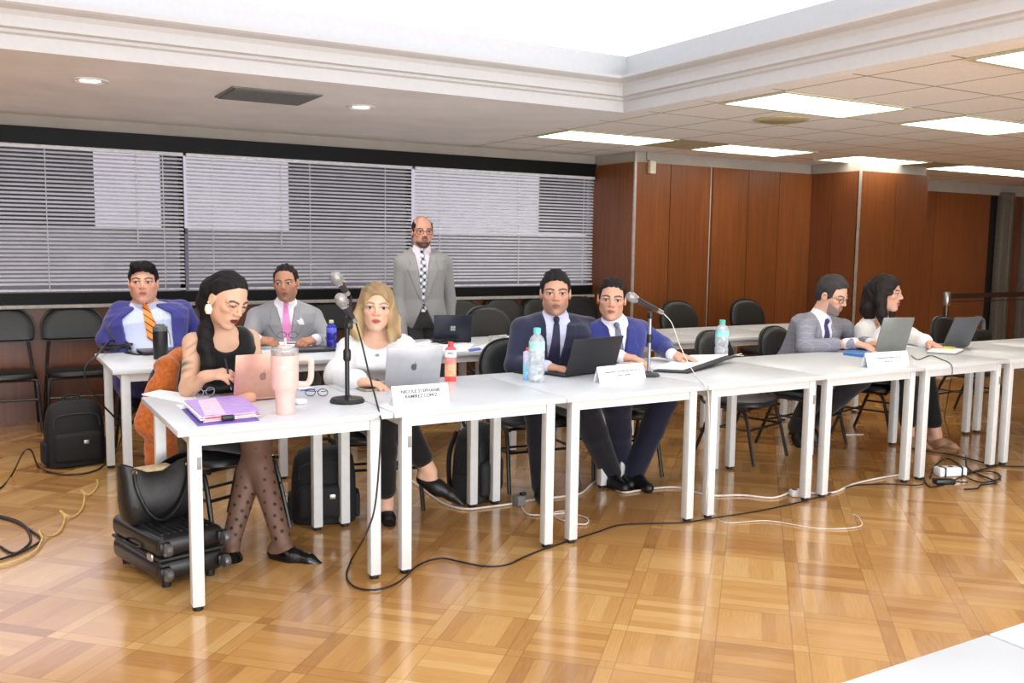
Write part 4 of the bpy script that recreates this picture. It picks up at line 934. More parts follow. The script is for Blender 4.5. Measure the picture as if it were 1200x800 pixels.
def nets(F, ax):
    ins = F < 0; n = F.shape
    c = np.zeros((n[0]-1, n[1]-1, n[2]-1), np.uint8)
    off = [(i, j, k) for i in (0, 1) for j in (0, 1) for k in (0, 1)]
    for (i, j, k) in off: c += ins[i:n[0]-1+i, j:n[1]-1+j, k:n[2]-1+k]
    act = np.argwhere((c > 0) & (c < 8)); idx = -np.ones(c.shape, np.int32); idx[act[:, 0], act[:, 1], act[:, 2]] = np.arange(len(act))
    vals = np.stack([F[act[:, 0]+i, act[:, 1]+j, act[:, 2]+k] for (i, j, k) in off], 1)
    acc = np.zeros((len(act), 3)); cnt = np.zeros(len(act)); o = np.array(off, float)
    for a in range(8):
        for b in range(a+1, 8):
            if np.abs(o[a]-o[b]).sum() != 1: continue
            va, vb = vals[:, a], vals[:, b]; x = (va < 0) != (vb < 0); t = np.where(x, va/np.where(x, va-vb, 1), 0)
            acc += np.where(x[:, None], o[a]+(o[b]-o[a])*t[:, None], 0); cnt += x
    P = acc/cnt[:, None]; Vt = np.zeros_like(P)
    for i in range(3): lo_ = ax[i][act[:, i]]; hi_ = ax[i][act[:, i]+1]; Vt[:, i] = lo_+(hi_-lo_)*P[:, i]
    Q = []
    for a in range(3):
        b, d = (a+1) % 3, (a+2) % 3
        s0 = [slice(1, n[i]-1) for i in range(3)]; s0[a] = slice(0, n[a]-1); s1 = list(s0); s1[a] = slice(1, n[a])
        A, B = ins[tuple(s0)], ins[tuple(s1)]; e = np.argwhere(A != B)
        if not len(e): continue
        fl = A[e[:, 0], e[:, 1], e[:, 2]]; q = e.copy()
        for i in range(3):
            if i != a: q[:, i] += 1
        def cell(db, dd):
            z = q.copy(); z[:, b] -= db; z[:, d] -= dd; return idx[z[:, 0], z[:, 1], z[:, 2]]
        f4 = np.stack([cell(1, 1), cell(0, 1), cell(0, 0), cell(1, 0)], 1); f4[~fl] = f4[~fl][:, ::-1]; Q.append(f4)
    return Vt, np.concatenate(Q)
def link_mesh(name, VF, m, parent=None, org=None, colors=None, base=None):
    V, Fq = VF; V = V-(V3(org) if org is not None else 0)
    me = bpy.data.meshes.new(name); me.vertices.add(len(V)); me.vertices.foreach_set('co', V.astype(np.float32).ravel())
    me.loops.add(len(Fq)*4); me.loops.foreach_set('vertex_index', Fq.astype(np.int32).ravel())
    me.polygons.add(len(Fq)); me.polygons.foreach_set('loop_start', np.arange(len(Fq), dtype=np.int32)*4)
    me.polygons.foreach_set('use_smooth', np.ones(len(Fq), bool)); me.update(calc_edges=True)
    if colors is not None:
        a = me.color_attributes.new('col', 'FLOAT_COLOR', 'POINT'); a.data.foreach_set('color', np.concatenate([colors, np.ones((len(colors), 1))], 1).astype(np.float32).ravel())
    me.materials.append(m); o = bpy.data.objects.new(name, me); COL.objects.link(o)
    if parent is not None: o.parent = parent
    elif org is not None: o.location = [float(x) for x in org]
    return o
def L3(c): return np.array(lin(c))

def head_frame(c, yaw, pitch=0, roll=0, h=.25):
    y, p = math.radians(yaw), math.radians(pitch)
    F = V3(math.sin(y)*math.cos(p), -math.cos(y)*math.cos(p), -math.sin(p)); R = V3(-math.cos(y), -math.sin(y), 0); U = np.cross(R, F)
    r = math.radians(roll); R, U = math.cos(r)*R+math.sin(r)*U, -math.sin(r)*R+math.cos(r)*U
    A = np.stack([R, F, U], 1)                        # columns: person's right, forward, up
    return dict(c=V3(c), A=A, h=h, P=lambda x, y_, z: V3(c)+A @ (np.array([x, y_, z])*h))
def head_shapes(sk, H, female=False, fat=1.0):
    h, A, P = H['h'], H['A'], H['P']; k = .03*h/.25
    E = lambda c, r, kk=k, sub=False: sk.ell(P(*c), np.array(r)*h, A, kk, sub)
    E((0, -.07, .13), (.315, .40, .365)); E((0, .06, -.12), (.265*fat, .30, .36))
    for s in (-1, 1):
        sk.rc(P(s*.175*fat, -.01, -.25), P(s*.05, .22, -.41), .075*h*fat, .065*h, k)
        E((s*.165*fat, .215, -.075), (.10, .10, .085), .05*h)
        sk.rc(P(s*.21, .265, .085), P(s*.05, .335, .075), .042*h, .04*h, .04*h)
    E((0, .275, -.415), (.085 if not female else .065, .08, .075), .05*h); E((0, .265, -.25), (.14, .10, .12), .05*h)
    for s in (-1, 1): E((s*.14, .395, .005), (.085, .075, .06), .035*h, True)
    sk.rc(P(0, .335, .06), P(0, .425, -.10), .028*h, .044*h, .025*h)
    for s in (-1, 1): E((s*.05, .375, -.12), (.036, .05, .034), .02*h)
    for s in (-1, 1):
        E((s*.14, .275, .008), (.07, .07, .07), .006*h)
        sk.chain([P(s*.21, .285, .02), P(s*.14, .345, .048), P(s*.075, .315, .02)], [.02*h, .02*h, .018*h], .012*h)
        sk.chain([P(s*.20, .285, -.01), P(s*.14, .335, -.035), P(s*.08, .315, -.005)], [.016*h, .017*h, .015*h], .012*h)
    lw = .085
    sk.chain([P(-lw, .33, -.252), P(-.02, .372, -.235), P(.02, .372, -.235), P(lw, .33, -.252)], [.014*h, .024*h, .024*h, .014*h], .015*h)
    sk.chain([P(-lw*.85, .33, -.275), P(0, .365, -.288), P(lw*.85, .33, -.275)], [.014*h, .028*h, .014*h], .015*h)
    sk.chain
    for i in range(2): sk.rc(P(-.08+.08*i, .352+.03*(i == 1), -.262), P(.08*i, .382-.03*(i == 1), -.262), .008*h, .008*h, .01*h, True)
    for s in (-1, 1):
        E((s*.325, -.04, -.03), (.035, .085, .125), .02*h); E((s*.372, -.015, -.02), (.028, .045, .07), .015*h, True)
def head_colors(V, H, col, skin, lip=(170, 96, 88), brow=(40, 30, 26), gaze=(0, 0), beard=None, stub=None, lids=None, iris=(48, 30, 22), eye=.026, sclera=(206, 196, 190)):
    q = ((V-H['c']) @ H['A'])/H['h']; x, y, z = q[:, 0], q[:, 1], q[:, 2]; ax_ = np.abs(x); front = (y > .12) & (ax_ < .33) & (np.abs(z) < .55)
    def put(mask, c, soft=None):
        w = np.clip(mask, 0, 1)[:, None]; col[:] = col*(1-w)+L3(c)*w
    sm = lambda d, e: np.clip(.5-d/e, 0, 1)
    rosy = tuple(min(255, v*a) for v, a in zip(skin, (1.0, .90, .86)))
    put(.45*sm(np.hypot(ax_-.19, z+.11)-.10, .14)*front, rosy); put(.6*sm(np.hypot(x, z+.11)-.06, .08)*(y > .3), rosy)
    if stub: put(.55*sm(z+.19, .08)*(y > .0)*front, stub)
    if beard:
        m = np.maximum(sm(z+.30, .06)*(y > .0), sm(np.hypot(x/1.35, z+.215)-.075, .04)*(y > .25)*(z > -.36)); m = np.maximum(m, sm(z+.07+.52*np.clip(y, 0, .32), .05)*(y > -.03)*(ax_ > .10)*(beard[1] > .5))
        put(m*front*.92, beard[0])
    e = (x/.092)**2+((z+.262)/(.048))**2; put(sm(e-1, .5)*(y > .30), lip)
    put(sm(np.abs(z+.262)-.006, .012)*(ax_ < .085)*(y > .3)*.6, (88, 44, 40))
    for s in (-1, 1):
        bx = s*x; arch = .092+.02*np.sin(np.clip((bx-.06)/.17, 0, 1)*PI); put(sm(np.abs(z-arch)-.017, .022)*((bx > .045) & (bx < .235))*(y > .2), brow)
        ex = ((bx-.14)/.062)**2+((z-.008)/eye)**2; put(sm(ex-1.7, .8)*(y > .25)*.65, tuple(v*.55 for v in skin)); put(sm(ex-1, .4)*(y > .25), sclera)
        gx = (x-s*.14-gaze[0])**2+(z-.01-gaze[1])**2; put(sm(np.sqrt(gx)-.030, .014)*(ex < 1.15)*(y > .25), iris)
        put(sm(np.abs(z-.04+.25*(bx-.14)**2*6)-.010, .016)*(np.abs(bx-.14) < .075)*(y > .25)*.85, lids or (52, 36, 32))
    return col
def hand(sk, W, d, n, right, curl=.5, sc=1.0, spread=1.0, r0=.0):
    d = nrm(d); n = nrm(V3(n)-d*np.dot(n, d)); t = np.cross(d, n)*(1 if right else -1); W = V3(W); m = sc
    bases = [(.030, .088), (.010, .094), (-.011, .090), (-.030, .080)]; lens = [(.042, .026, .020), (.046, .030, .022), (.042, .028, .021), (.034, .021, .018)]
    for (bt, bd), ln in zip(bases, lens):
        B = W+d*bd*m+t*bt*m; sk.rc(W+d*.012*m+t*bt*.55*m, B, (.0165+r0)*m, .0125*m, .016)
        p = B; ang = 0; dd = nrm(d+t*bt*1.6*spread)
        for i, l in enumerate(ln):
            ang += curl*(.75, .95, .65)[i]; v = dd*math.cos(ang)+n*math.sin(ang); q = p+v*l*m
            sk.rc(p, q, (.0108-.0009*i)*m, (.0100-.0012*i)*m, .006); p = q
    T0, T1 = W+d*.018*m+t*.018*m+n*.004, W+d*.048*m+t*.046*m+n*.014; sk.rc(T0, T1, .017*m, .0135*m, .014)
    T2 = T1+(d*.75+t*.35+n*.35*(.4+curl))*.034*m; T3 = T2+(d*.85-t*.05*curl+n*.5*curl)*.027*m; sk.rc(T1, T2, .0125*m, .011*m, .008); sk.rc(T2, T3, .011*m, .0088*m, .006)
    sk.rc(W-d*.01, W+d*.03*m, .024*m, .022*m, .02)
def ik(S_, W_, l1, l2, hint):
    S_, W_ = V3(S_), V3(W_); v = W_-S_; D = np.linalg.norm(v)
    if D > (l1+l2)*.985: s_ = D/((l1+l2)*.985); l1 *= s_; l2 *= s_
    u = v/D; a = (l1*l1-l2*l2+D*D)/(2*D); hgt = math.sqrt(max(0, l1*l1-a*a)); hv = V3(hint)-u*np.dot(hint, u); return S_+u*a+nrm(hv)*hgt

TOR_S = [-.22, -.10, 0, .25, .5, .72, .86, .95, 1.0, 1.03]
TOR_W = [.165, .178, .178, .158, .160, .176, .180, .150, .085, .06]
TOR_D = [.110, .125, .128, .112, .118, .122, .108, .082, .062, .055]
TOR_O = [.0, .0, .0, .004, .012, .014, .004, -.008, -.010, -.01]
def torso(sk, T, inf=0.0, s0=-.1, s1=1.02, k=.02, ws=1.0, ds=1.0, sub=False, mask=None, bust=0):
    P, N, Fv, Rv, U, L = T['P'], T['N'], T['F'], T['R'], T['U'], T['L']; sc = T['sc']
    def f(X, Y, Z):
        px, py, pz = X-P[0], Y-P[1], Z-P[2]; s_ = (px*U[0]+py*U[1]+pz*U[2])/L; u = px*Rv[0]+py*Rv[1]+pz*Rv[2]; v = px*Fv[0]+py*Fv[1]+pz*Fv[2]
        w = (np.interp(s_, TOR_S, TOR_W)*ws*sc+inf); dp = (np.interp(s_, TOR_S, TOR_D)*ds*sc+inf); o = np.interp(s_, TOR_S, TOR_O)*sc
        belly = T.get('belly', 0)*np.exp(-((s_-.25)/.22)**2); dp = dp+belly*.5; o = o+belly*.5
        if bust: dp = dp+bust*.5*np.exp(-((s_-.66)/.10)**2)*(1-.35*np.exp(-(u/.03)**2)); o = o+bust*.5*np.exp(-((s_-.66)/.10)**2)
        q = (np.abs(u/w)**2.4+np.abs((v-o)/dp)**2.4)**(1/2.4); d = (q-1)*np.minimum(w, dp)
        d = np.maximum(d, np.maximum((s0-s_)*L, (s_-s1)*L))
        if mask is not None: d = np.maximum(d, mask(u, v, s_))
        return d
    c0, c1 = P+U*L*min(s0, 0)*1.0, P+U*L*s1; r = .2*max(ws, ds)*sc+inf+.06+T.get('belly', 0)
    sk.fn(f, np.minimum(c0, c1)-r, np.maximum(c0, c1)+r, k, sub)
def surf_front(T, u, s_, inf, ws=1.0, ds=1.0):
    sc = T['sc']; w = np.interp(s_, TOR_S, TOR_W)*ws*sc+inf; dp = np.interp(s_, TOR_S, TOR_D)*ds*sc+inf; o = np.interp(s_, TOR_S, TOR_O)*sc
    b = T.get('belly', 0)*math.exp(-((s_-.25)/.22)**2); dp += b*.5; o += b*.5
    v = o+dp*max(0, 1-min(1, abs(u/w))**2.4)**(1/2.4); return T['P']+T['U']*T['L']*s_+T['R']*u+T['F']*v

def fabric(name, c, rough=.8, vary=.07, ns=220, bump=.15): return mat(name, c, rough, 0, vary, ns, bump, .25, 0, .25)
m_skin = mk_attr('skin', .5, .35); m_attrcloth = mk_attr('patterned_cloth', .8, .25, .2)
def make_person(label, group, P, N, yaw, head, sh, wr, elb=None, hands=None, legs=None, skin=(206, 160, 132), sc=1.0, ws=1.0, ds=1.0, belly=0, female=False, face={}, arm=(.052, .042, .037, .027), fat=1.0, body_extra=None, color_extra=None, fine=.0036, bust=0, thigh=(.078, .058, .050, .036)):
    """body: one continuous skin surface; returns everything the clothing needs"""
    P, N = V3(P), V3(N); y = math.radians(yaw); F0 = V3(math.sin(y), -math.cos(y), 0); U = nrm(N-P); F0 = nrm(F0-U*np.dot(F0, U)); R0 = np.cross(F0, U)
    T = dict(P=P, N=N, F=F0, R=R0, U=U, L=float(np.linalg.norm(N-P)), sc=sc, belly=belly)
    H = head; sk = Sculpt(); head_shapes(sk, H, female, fat); nk = H['h']*(.20 if female else .235)*fat
    sk.rc(H['P'](0, -.10, -.26), N-U*.02-F0*.01, nk, nk*1.08, .03); torso(sk, T, -.006, -.16, 1.0, .03, ws, ds, bust=bust)
    A = {}
    for i, s in enumerate(('r', 'l')):
        S_ = V3(sh[i]); W_ = V3(wr[i]); sg = 1 if s == 'r' else -1
        E_ = V3(elb[i]) if elb and elb[i] is not None else ik(S_, W_, .285*sc, .255*sc, R0*sg*.55-V3(0, 0, 1)+F0*-.25)
        sk.rc(N+R0*sg*.03-U*.035, S_, .052*sc, .05*sc, .05); sk.chain([S_, E_, W_], [arm[0]*sc, arm[1]*sc, arm[3]*sc], .02); sk.rc(E_+(W_-E_)*.0, E_+(W_-E_)*.35, arm[1]*sc, arm[2]*sc*1.08, .02)
        hd = (hands or {}).get(s); d_, n_, cu = hd if hd else (nrm(W_-E_), V3(0, 0, -1), .45); hand(sk, W_, d_, n_, s == 'r', cu, sc*(.92 if female else 1.0)); A[s] = (S_, E_, W_)
    G = {}
    for i, s in enumerate(('r', 'l')):
        sg = 1 if s == 'r' else -1; hp = P+R0*sg*.092*sc-U*.03; K, An, toe = [V3(q) for q in legs[i]]
        sk.chain([hp, K, An], [thigh[0]*sc, thigh[1]*sc, thigh[3]*sc], .03); cf = K+(An-K)*.32-nrm(V3(toe))*.012; sk.rc(K, cf, thigh[1]*sc*.9, thigh[2]*sc*1.03, .03); sk.rc(cf, An, thigh[2]*sc*.98, thigh[3]*sc, .03)
        t_ = nrm(toe); hl = An-V3(0, 0, .045)-t_*.035; sk.rc(An-V3(0, 0, .02), hl, .036, .03, .02); sk.rc(hl, An+t_*.13-V3(0, 0, .052), .032, .022, .025); G[s] = (hp, K, An, t_)
    if body_extra: body_extra(sk, T, H, A)
    hh = H['h']; fb = [(H['c']-.62*hh, H['c']+.62*hh, fine)]
    VF = sk.mesh(.0062, fb); col = np.tile(L3(skin), (len(VF[0]), 1)); nz = np.sin(VF[0] @ np.array([91., 73, 57]))*np.sin(VF[0] @ np.array([-53., 88, 61])); col *= (1+.03*nz)[:, None]
    head_colors(VF[0], H, col, skin, **face)
    for s in ('r', 'l'):
        Wv = A[s][2]; dd = np.linalg.norm(VF[0]-Wv, axis=1); w = np.clip((.2-dd)/.1, 0, 1)[:, None]*.25; col = col*(1-w)+L3(tuple(v*a for v, a in zip(skin, (.98, .86, .80))))*w
    if color_extra: col = color_extra(VF[0], col)
    zf = min(float(VF[0][:, 2].min()), .02); org = V3(P[0], P[1], 0.0)
    ob_ = link_mesh('person', VF, m_skin, None, org, col); tag(ob_, label, 'person', group)
    return dict(o=ob_, org=org, T=T, H=H, A=A, G=G, ws=ws, ds=ds, sc=sc, bust=bust)
def part(pr, name, sk, m, h=.0065, colors=None, fine=()):
    VF = sk.mesh(h, fine); c = colors(VF[0]) if colors else None; return link_mesh(name, VF, m, pr['o'], pr['org'], c)
def suit(pr, m_j, m_sh, tie=None, vtop=.088, vbot=.28, open_=0.0, m_tr=None, pocket=None, hem=-.2, pin=None, shoes=m_blackleather, sleeve=(.068, .056, .044), collar_only=False, jacket=True, tie_shift=0.0):
    T, H, A, G, ws, ds, sc = pr['T'], pr['H'], pr['A'], pr['G'], pr['ws'], pr['ds'], pr['sc']; N, U, F0, R0, L = T['N'], T['U'], T['F'], T['R'], T['L']
    sh = Sculpt(); torso(sh, T, .006, -.12, 1.0, .01, ws, ds)
    nd = nrm(H['P'](0, -.1, -.3)-N); b0 = N-U*.012-F0*.004
    nr = H['h']*.255
    sh.rc(b0-nd*.02, b0+nd*.045, nr*1.20, nr*1.04, .012)
    for s in (-1, 1): sh.rc(N+R0*s*.03-U*.033, V3(A['r' if s > 0 else 'l'][0]), .058*sc, .055*sc, .04)
    for s in (-1, 1):
        a = b0+F0*nr*1.06+nd*.026+R0*s*.008; sh.rc(a, a+R0*s*.038-nd*.040+F0*.004, .009, .006, .006); sh.rc(a+R0*s*.034+nd*.002-F0*.022, a+R0*s*.038-nd*.04+F0*.004, .010, .006, .006)
    for s in ('r', 'l'):
        S_, E_, W_ = A[s]; d = nrm(W_-E_); sh.rc(W_-d*.05, W_+d*.004, .038*sc, .038*sc, .004)
    part(pr, 'shirt', sh, m_sh, .0055)
    def vhalf(s_): return np.interp(s_, [vbot, vbot+.12, .80, .93, 1.1], [open_+.002, open_+.020, open_*.9+.048, vtop*.72, vtop*.80])*sc
    if jacket:
        jk = Sculpt(); torso(jk, T, .022, hem, .97, .03, ws, ds)
        for s in ('r', 'l'):
            S_, E_, W_ = A[s]; sg = 1 if s == 'r' else -1; d = nrm(W_-E_); jk.rc(N+R0*sg*.055-U*.028-F0*.012, S_+U*.006, .060*sc, .064*sc, .045); jk.chain([S_, E_, W_-d*.028], [sleeve[0]*sc, sleeve[1]*sc, sleeve[2]*sc], .02)
        def cut(X, Y, Z):
            px, py, pz = X-T['P'][0], Y-T['P'][1], Z-T['P'][2]; s_ = (px*U[0]+py*U[1]+pz*U[2])/L; u = px*R0[0]+py*R0[1]+pz*R0[2]; v = px*F0[0]+py*F0[1]+pz*F0[2]
            lo_ = vbot if open_ == 0 else -.3
            below = np.maximum(0, vbot-s_)*.22*sc
            return np.maximum(np.maximum(np.abs(u)-vhalf(s_)-below*(1 if open_ > 0 or True else 0), -v+.0), 0*v)
        c0 = T['P']-U*.1; jk.fn(cut, np.minimum(c0, N)-.3, np.maximum(c0, N)+.3, .004, True)
        def lap(u, v, s_):
            lw = np.interp(s_, [vbot, vbot+.15, .74, .80, .97], [.004, .03, .082, .055, .045])*sc
            return np.maximum(np.maximum(np.abs(u)-vhalf(s_)-lw, vhalf(s_)-np.abs(u)+.0), np.maximum(-v, (vbot-s_)*L))
        torso(jk, T, .030, vbot, .965, .004, ws, ds, mask=lap)
        jk.rc(N+R0*.066-F0*.0-U*.006, N-F0*.072+U*.02, .017, .02, .014); jk.rc(N-R0*.066-F0*.0-U*.006, N-F0*.072+U*.02, .017, .02, .014)
        neck = Sculpt(); jk.rc(b0-nd*.06+F0*.006, b0+nd*.10+F0*.006, nr*1.17, nr*1.10, .006, True)
        jo = part(pr, 'jacket', jk, m_j, .0055)
        for i in range(2 if open_ == 0 else 0):
            c = surf_front(T, .0, vbot-.03-.13*i, .022, ws, ds); MB().lathe([(.009, -.002), (.010, .002), (.004, .004)], c-pr['org'], 12, F0M(F0)).build('button', mat('dark_button', (40, 38, 38), .4), jo)
        if pocket:
            c = surf_front(T, -.10*sc, .72, .03, ws, ds)-pr['org']; k = MB()
            pq = [(.020, -.006), (-.018, -.002), (-.034, .030), (-.014, .027), (-.004, .048), (.010, .030)]; b_ = V3(c)-F0*.003; V = [b_-R0*x+U*z for x, z in pq]; n_ = len(V); V += [q+F0*.008 for q in V]
            k.add(V, [tuple(range(n_)), tuple(range(n_, 2*n_))[::-1]]+[(i, n_+i, n_+(i+1) % n_, (i+1) % n_) for i in range(n_)])
            k.build('pocket_square', m_paper, jo)
        if pin:
            c = surf_front(T, -.085*sc, .80, .034, ws, ds); MB().lathe([(.011, -.002), (.012, .002), (.004, .005)], c-pr['org'], 14, F0M(F0)).build('lapel_pin', m_paper, jo)
    if tie:
        n = 16; V = []; Fq = []; k_ = MB()
        top = .965; bot = tie[1]
        for i in range(n+1):
            s_ = top+(bot-top)*i/n; t = i/n; hw = (.017 if t < .06 else .019+(.045-.019)*min(1, (t-.06)/.8))*sc*.95
            if t > .93: hw *= .5
            for u in (-hw, 0, hw):
                p = surf_front(T, u+tie_shift*t, s_, .016, ws, ds)-pr['org']; V.append(p+(F0*.004 if u == 0 else 0))
        m_ = len(V); V += [p-F0*.006 for p in V]
        for i in range(n):
            for j in range(2): a = i*3+j; Fq += [(a, a+1, a+4, a+3), (m_+a, m_+a+3, m_+a+4, m_+a+1)]
            Fq += [(i*3, i*3+3, m_+i*3+3, m_+i*3), (i*3+2, m_+i*3+2, m_+i*3+5, i*3+5)]
        MB().add(V, Fq, True).build('tie', tie[0], pr['o'])
        kn = Sculpt(); q = b0+F0*(nr*1.20)+nd*.012; kn.rc(q+nd*.012, q-nd*.020, .019*sc, .012*sc, .006); part(pr, 'tie_knot', kn, tie[0], .004)
    if m_tr: trousers(pr, m_tr, shoes)
def F0M(F0):
    F0 = nrm(F0); x = nrm(np.cross(V3(0, 0, 1), F0)); y = np.cross(F0, x); return Matrix(((x[0], y[0], F0[0]), (x[1], y[1], F0[1]), (x[2], y[2], F0[2])))
def trousers(pr, m_tr, shoes, hemz=.06, wide=1.12, sock=None, crop=False):
    T, G, sc = pr['T'], pr['G'], pr['sc']; t = Sculpt(); torso(t, T, .012, -.2, .22, .03, pr['ws'], pr['ds'])
    for s in ('r', 'l'):
        hp, K, An, toe = G[s]; d = nrm(An-K); end = An+d*.01 if not crop else An-d*.09; t.chain([hp, K], [.098*sc, .078*sc*wide], .03); t.chain([K, K+(end-K)*.4, end], [.076*sc*wide, .068*sc*wide, .056*sc*wide], .02)
    part(pr, 'trousers', t, m_tr, .0075)
    if shoes:
        for s in ('r', 'l'): shoe(pr, G[s], shoes)
def shoe(pr, g, m, heel=.0, point=False, low=False):
    hp, K, An, toe = g; k = Sculpt(); U = V3(0, 0, 1); sd = np.cross(toe, U); b = An-U*.07-toe*.03
    if low:
        k.rc(b+toe*.075+U*.013, b+toe*.165+U*.008, .041, .030, .02); k.rc(b+toe*.165+U*.008, b+toe*.24-U*.006, .030, .010, .02)
    if not low: k.rc(An-U*.035-toe*.01, An-U*.055-toe*.03, .044, .042, .02)
    if not point: k.rc(b-toe*.01+U*.010, b+toe*.08+U*.014, .040, .046, .03); k.rc(b+toe*.08+U*.012, b+toe*.195+U*.006, .046, .035, .03)
    else: k.rc(b-toe*.01+U*.008, b+toe*.08+U*.002, .036, .041, .03)
    z0 = float((b-U*.022)[2])
    if toe[2] > -.3: k.fn(lambda X, Y, Z: Z-(z0-.014)+0*X+0*Y, b-.3, b+.3, .003, True)
    if low: k.rc(b-toe*.03+U*.05, b+toe*.05+U*.05, .03, .03, .012, True)
    part(pr, 'shoe', k, m, .0045)
def eyewear(pr, m, w=.15):
    H = pr['H']; P = H['P']; f = MB(); o = pr['org']; A = Matrix(H['A'].tolist())
    for s in (-1, 1):
        f.tube([P(s*.15+.105*math.cos(a), .40-.02*abs(math.cos(a)), .0+.075*math.sin(a))-o for a in [2*PI*i/20 for i in range(20)]], .0018, 6, closed=True)
        f.tube([P(s*.255, .375, .03)-o, P(s*.345, .22, .035)-o, P(s*.355, -.02, .02)-o, P(s*.345, -.08, -.05)-o], .0018, 6)
    f.tube([P(-.045, .405, .02)-o, P(0, .425, .03)-o, P(.045, .405, .02)-o], .0018, 6); f.build('eyeglasses', m, pr['o'])
def hair_short(pr, c, hl=.245, inf=.042, top=0.0, bald=False, sideburn=-.08, gray=None, quiff=0.0, name='hair'):
    H = pr['H']; h, A, P = H['h'], H['A'], H['P']; k = Sculpt(); E = lambda c_, r, kk=.02, sub=False: k.ell(P(*c_), np.array(r)*h, A, kk*h*4, sub)
    E((0, -.07, .13), (.315+inf*.7, .40+inf, .365+inf+top)); E((0, -.20, -.05), (.27+inf*.5, .25+inf, .26))
    if quiff:
        for i, x in enumerate((-.18, -.06, .06, .18)): E((x, .18, .375+.02*(i % 2)), (.11, .17, .09+quiff), .03)
    def face(X, Y, Z):
        x, y, z = X-H['c'][0], Y-H['c'][1], Z-H['c'][2]; q0 = (x*A[0][0]+y*A[1][0]+z*A[2][0])/h; q1 = (x*A[0][1]+y*A[1][1]+z*A[2][1])/h; q2 = (x*A[0][2]+y*A[1][2]+z*A[2][2])/h
        wv = .008*np.sin(q0*60)
        e_ = ((np.abs(q0)/.268)**3.6+(np.abs(q2+.12+wv+.5*q0**2)/(hl+.13))**3.6)**(1/3.6)-1
        return np.maximum(e_*.25, (.10+.35*np.maximum(0, q2-.05)-q1))*h
    k.fn(face, H['c']-.36, H['c']+.36, .006, True)
    def low(X, Y, Z):
        x, y, z = X-H['c'][0], Y-H['c'][1], Z-H['c'][2]; q1 = (x*A[0][1]+y*A[1][1]+z*A[2][1])/h; q2 = (x*A[0][2]+y*A[1][2]+z*A[2][2])/h
        lim = np.where(q1 > .17, hl-.06, np.where(q1 > .04, sideburn, np.where(q1 > -.14, .02, -.30))); return (q2-lim)*h
    k.fn(low, H['c']-.36, H['c']+.36, .004, True)
    if bald: E((0, .09, .42), (.29, .52, .35), .006, True)
    for s in (-1, 1): E((s*.37, -.03, -.03), (.075, .075, .12), .004, True)
    nm = mat('hair_%d_%d_%d' % c, tuple(v*.72 for v in c), .62, 0, .45, 260, .5, .2)
    def wob(VF): return VF
    VF = k.mesh(.0042); V = VF[0]; n_ = V-H['c']; n_ /= np.linalg.norm(n_, axis=1)[:, None]; q = (V-H['c']) @ A/h
    amp = .0028*(np.sin(q[:, 0]*46+3*np.sin(q[:, 1]*9))+.6*np.sin(q[:, 0]*25+q[:, 2]*31)); V = V+n_*amp[:, None]
    return link_mesh(name, (V, VF[1]), nm, pr['o'], pr['org'])
def hair_long(pr, c, locks, hl=.25, inf=.05, light=None, name='hair', top=0.0, pulled=False):
    H = pr['H']; h, A, P = H['h'], H['A'], H['P']; k = Sculpt(); E = lambda c_, r, kk=.02, sub=False: k.ell(P(*c_), np.array(r)*h, A, kk*h*4, sub)
    E((0, -.07, .13), (.315+inf, .40+inf, .365+inf*.8+top)); E((0, -.2, -.1), (.29+inf*.5, .26+inf, .32))
    if not pulled: E((0, .42, -.36+hl), (.285, .32, .37), .008, True)
    else:
        def cutf(X, Y, Z):
            x, y, z = X-H['c'][0], Y-H['c'][1], Z-H['c'][2]; q0 = (x*A[0][0]+y*A[1][0]+z*A[2][0])/h; q1 = (x*A[0][1]+y*A[1][1]+z*A[2][1])/h; q2 = (x*A[0][2]+y*A[1][2]+z*A[2][2])/h
            lim = np.where(q1 > -.12, np.minimum(hl+.05-1.3*q0**2, .04+1.15*np.maximum(0, q1+.02)), -.6); lim = np.where((q1 > -.12) & (q1 < .02), .06, lim)
            return (q2-lim)*h*.7
        k.fn(cutf, H['c']-.36, H['c']+.36, .012, True)
    for pts, rs in locks: k.chain([P(*p) if len(p) == 3 else p[0] for p in pts], [r*h for r in rs], .03)
    VF = k.mesh(.0045); V = VF[0]; q = (V-H['c']) @ A/h; n_ = V-H['c']; n_ /= np.linalg.norm(n_, axis=1)[:, None]
    amp = .0032*(np.sin(q[:, 0]*40+4*np.sin(q[:, 2]*6)+q[:, 1]*22)+.6*np.sin(q[:, 0]*23-q[:, 1]*17)); V = V+n_*amp[:, None]
    if light:
        t = np.clip(.5+.5*np.sin(q[:, 0]*19+2*np.sin(q[:, 2]*5)+q[:, 1]*8), 0, 1)*np.clip(.45-q[:, 2], 0, 1); col = L3(c)*(1-t[:, None])+L3(light)*t[:, None]
        return link_mesh(name, (V, VF[1]), mk_attr('streaked_hair', .5, .4, 0, .4, 240), pr['o'], pr['org'], col)
    return link_mesh(name, (V, VF[1]), mat('hair_%d_%d_%d' % c, tuple(v*.72 for v in c), .55, 0, .45, 260, .5, .25), pr['o'], pr['org'])
def stripe_tie(name, c1, c2, freq, thin=.25, diag=True):
    k = NT(name); x, y, z = k.sep(k.coord('Object')); v = k.math('ADD', k.math('MULTIPLY', x, freq*.8), k.math('MULTIPLY', z, freq)); f = k.math('LESS_THAN', k.math('FRACT', v), thin)
    k.lk(k.mix(f, rgba(c1), rgba(c2)), k.b.inputs['Base Color']); k.b.inputs['Roughness'].default_value = .6; return k.m
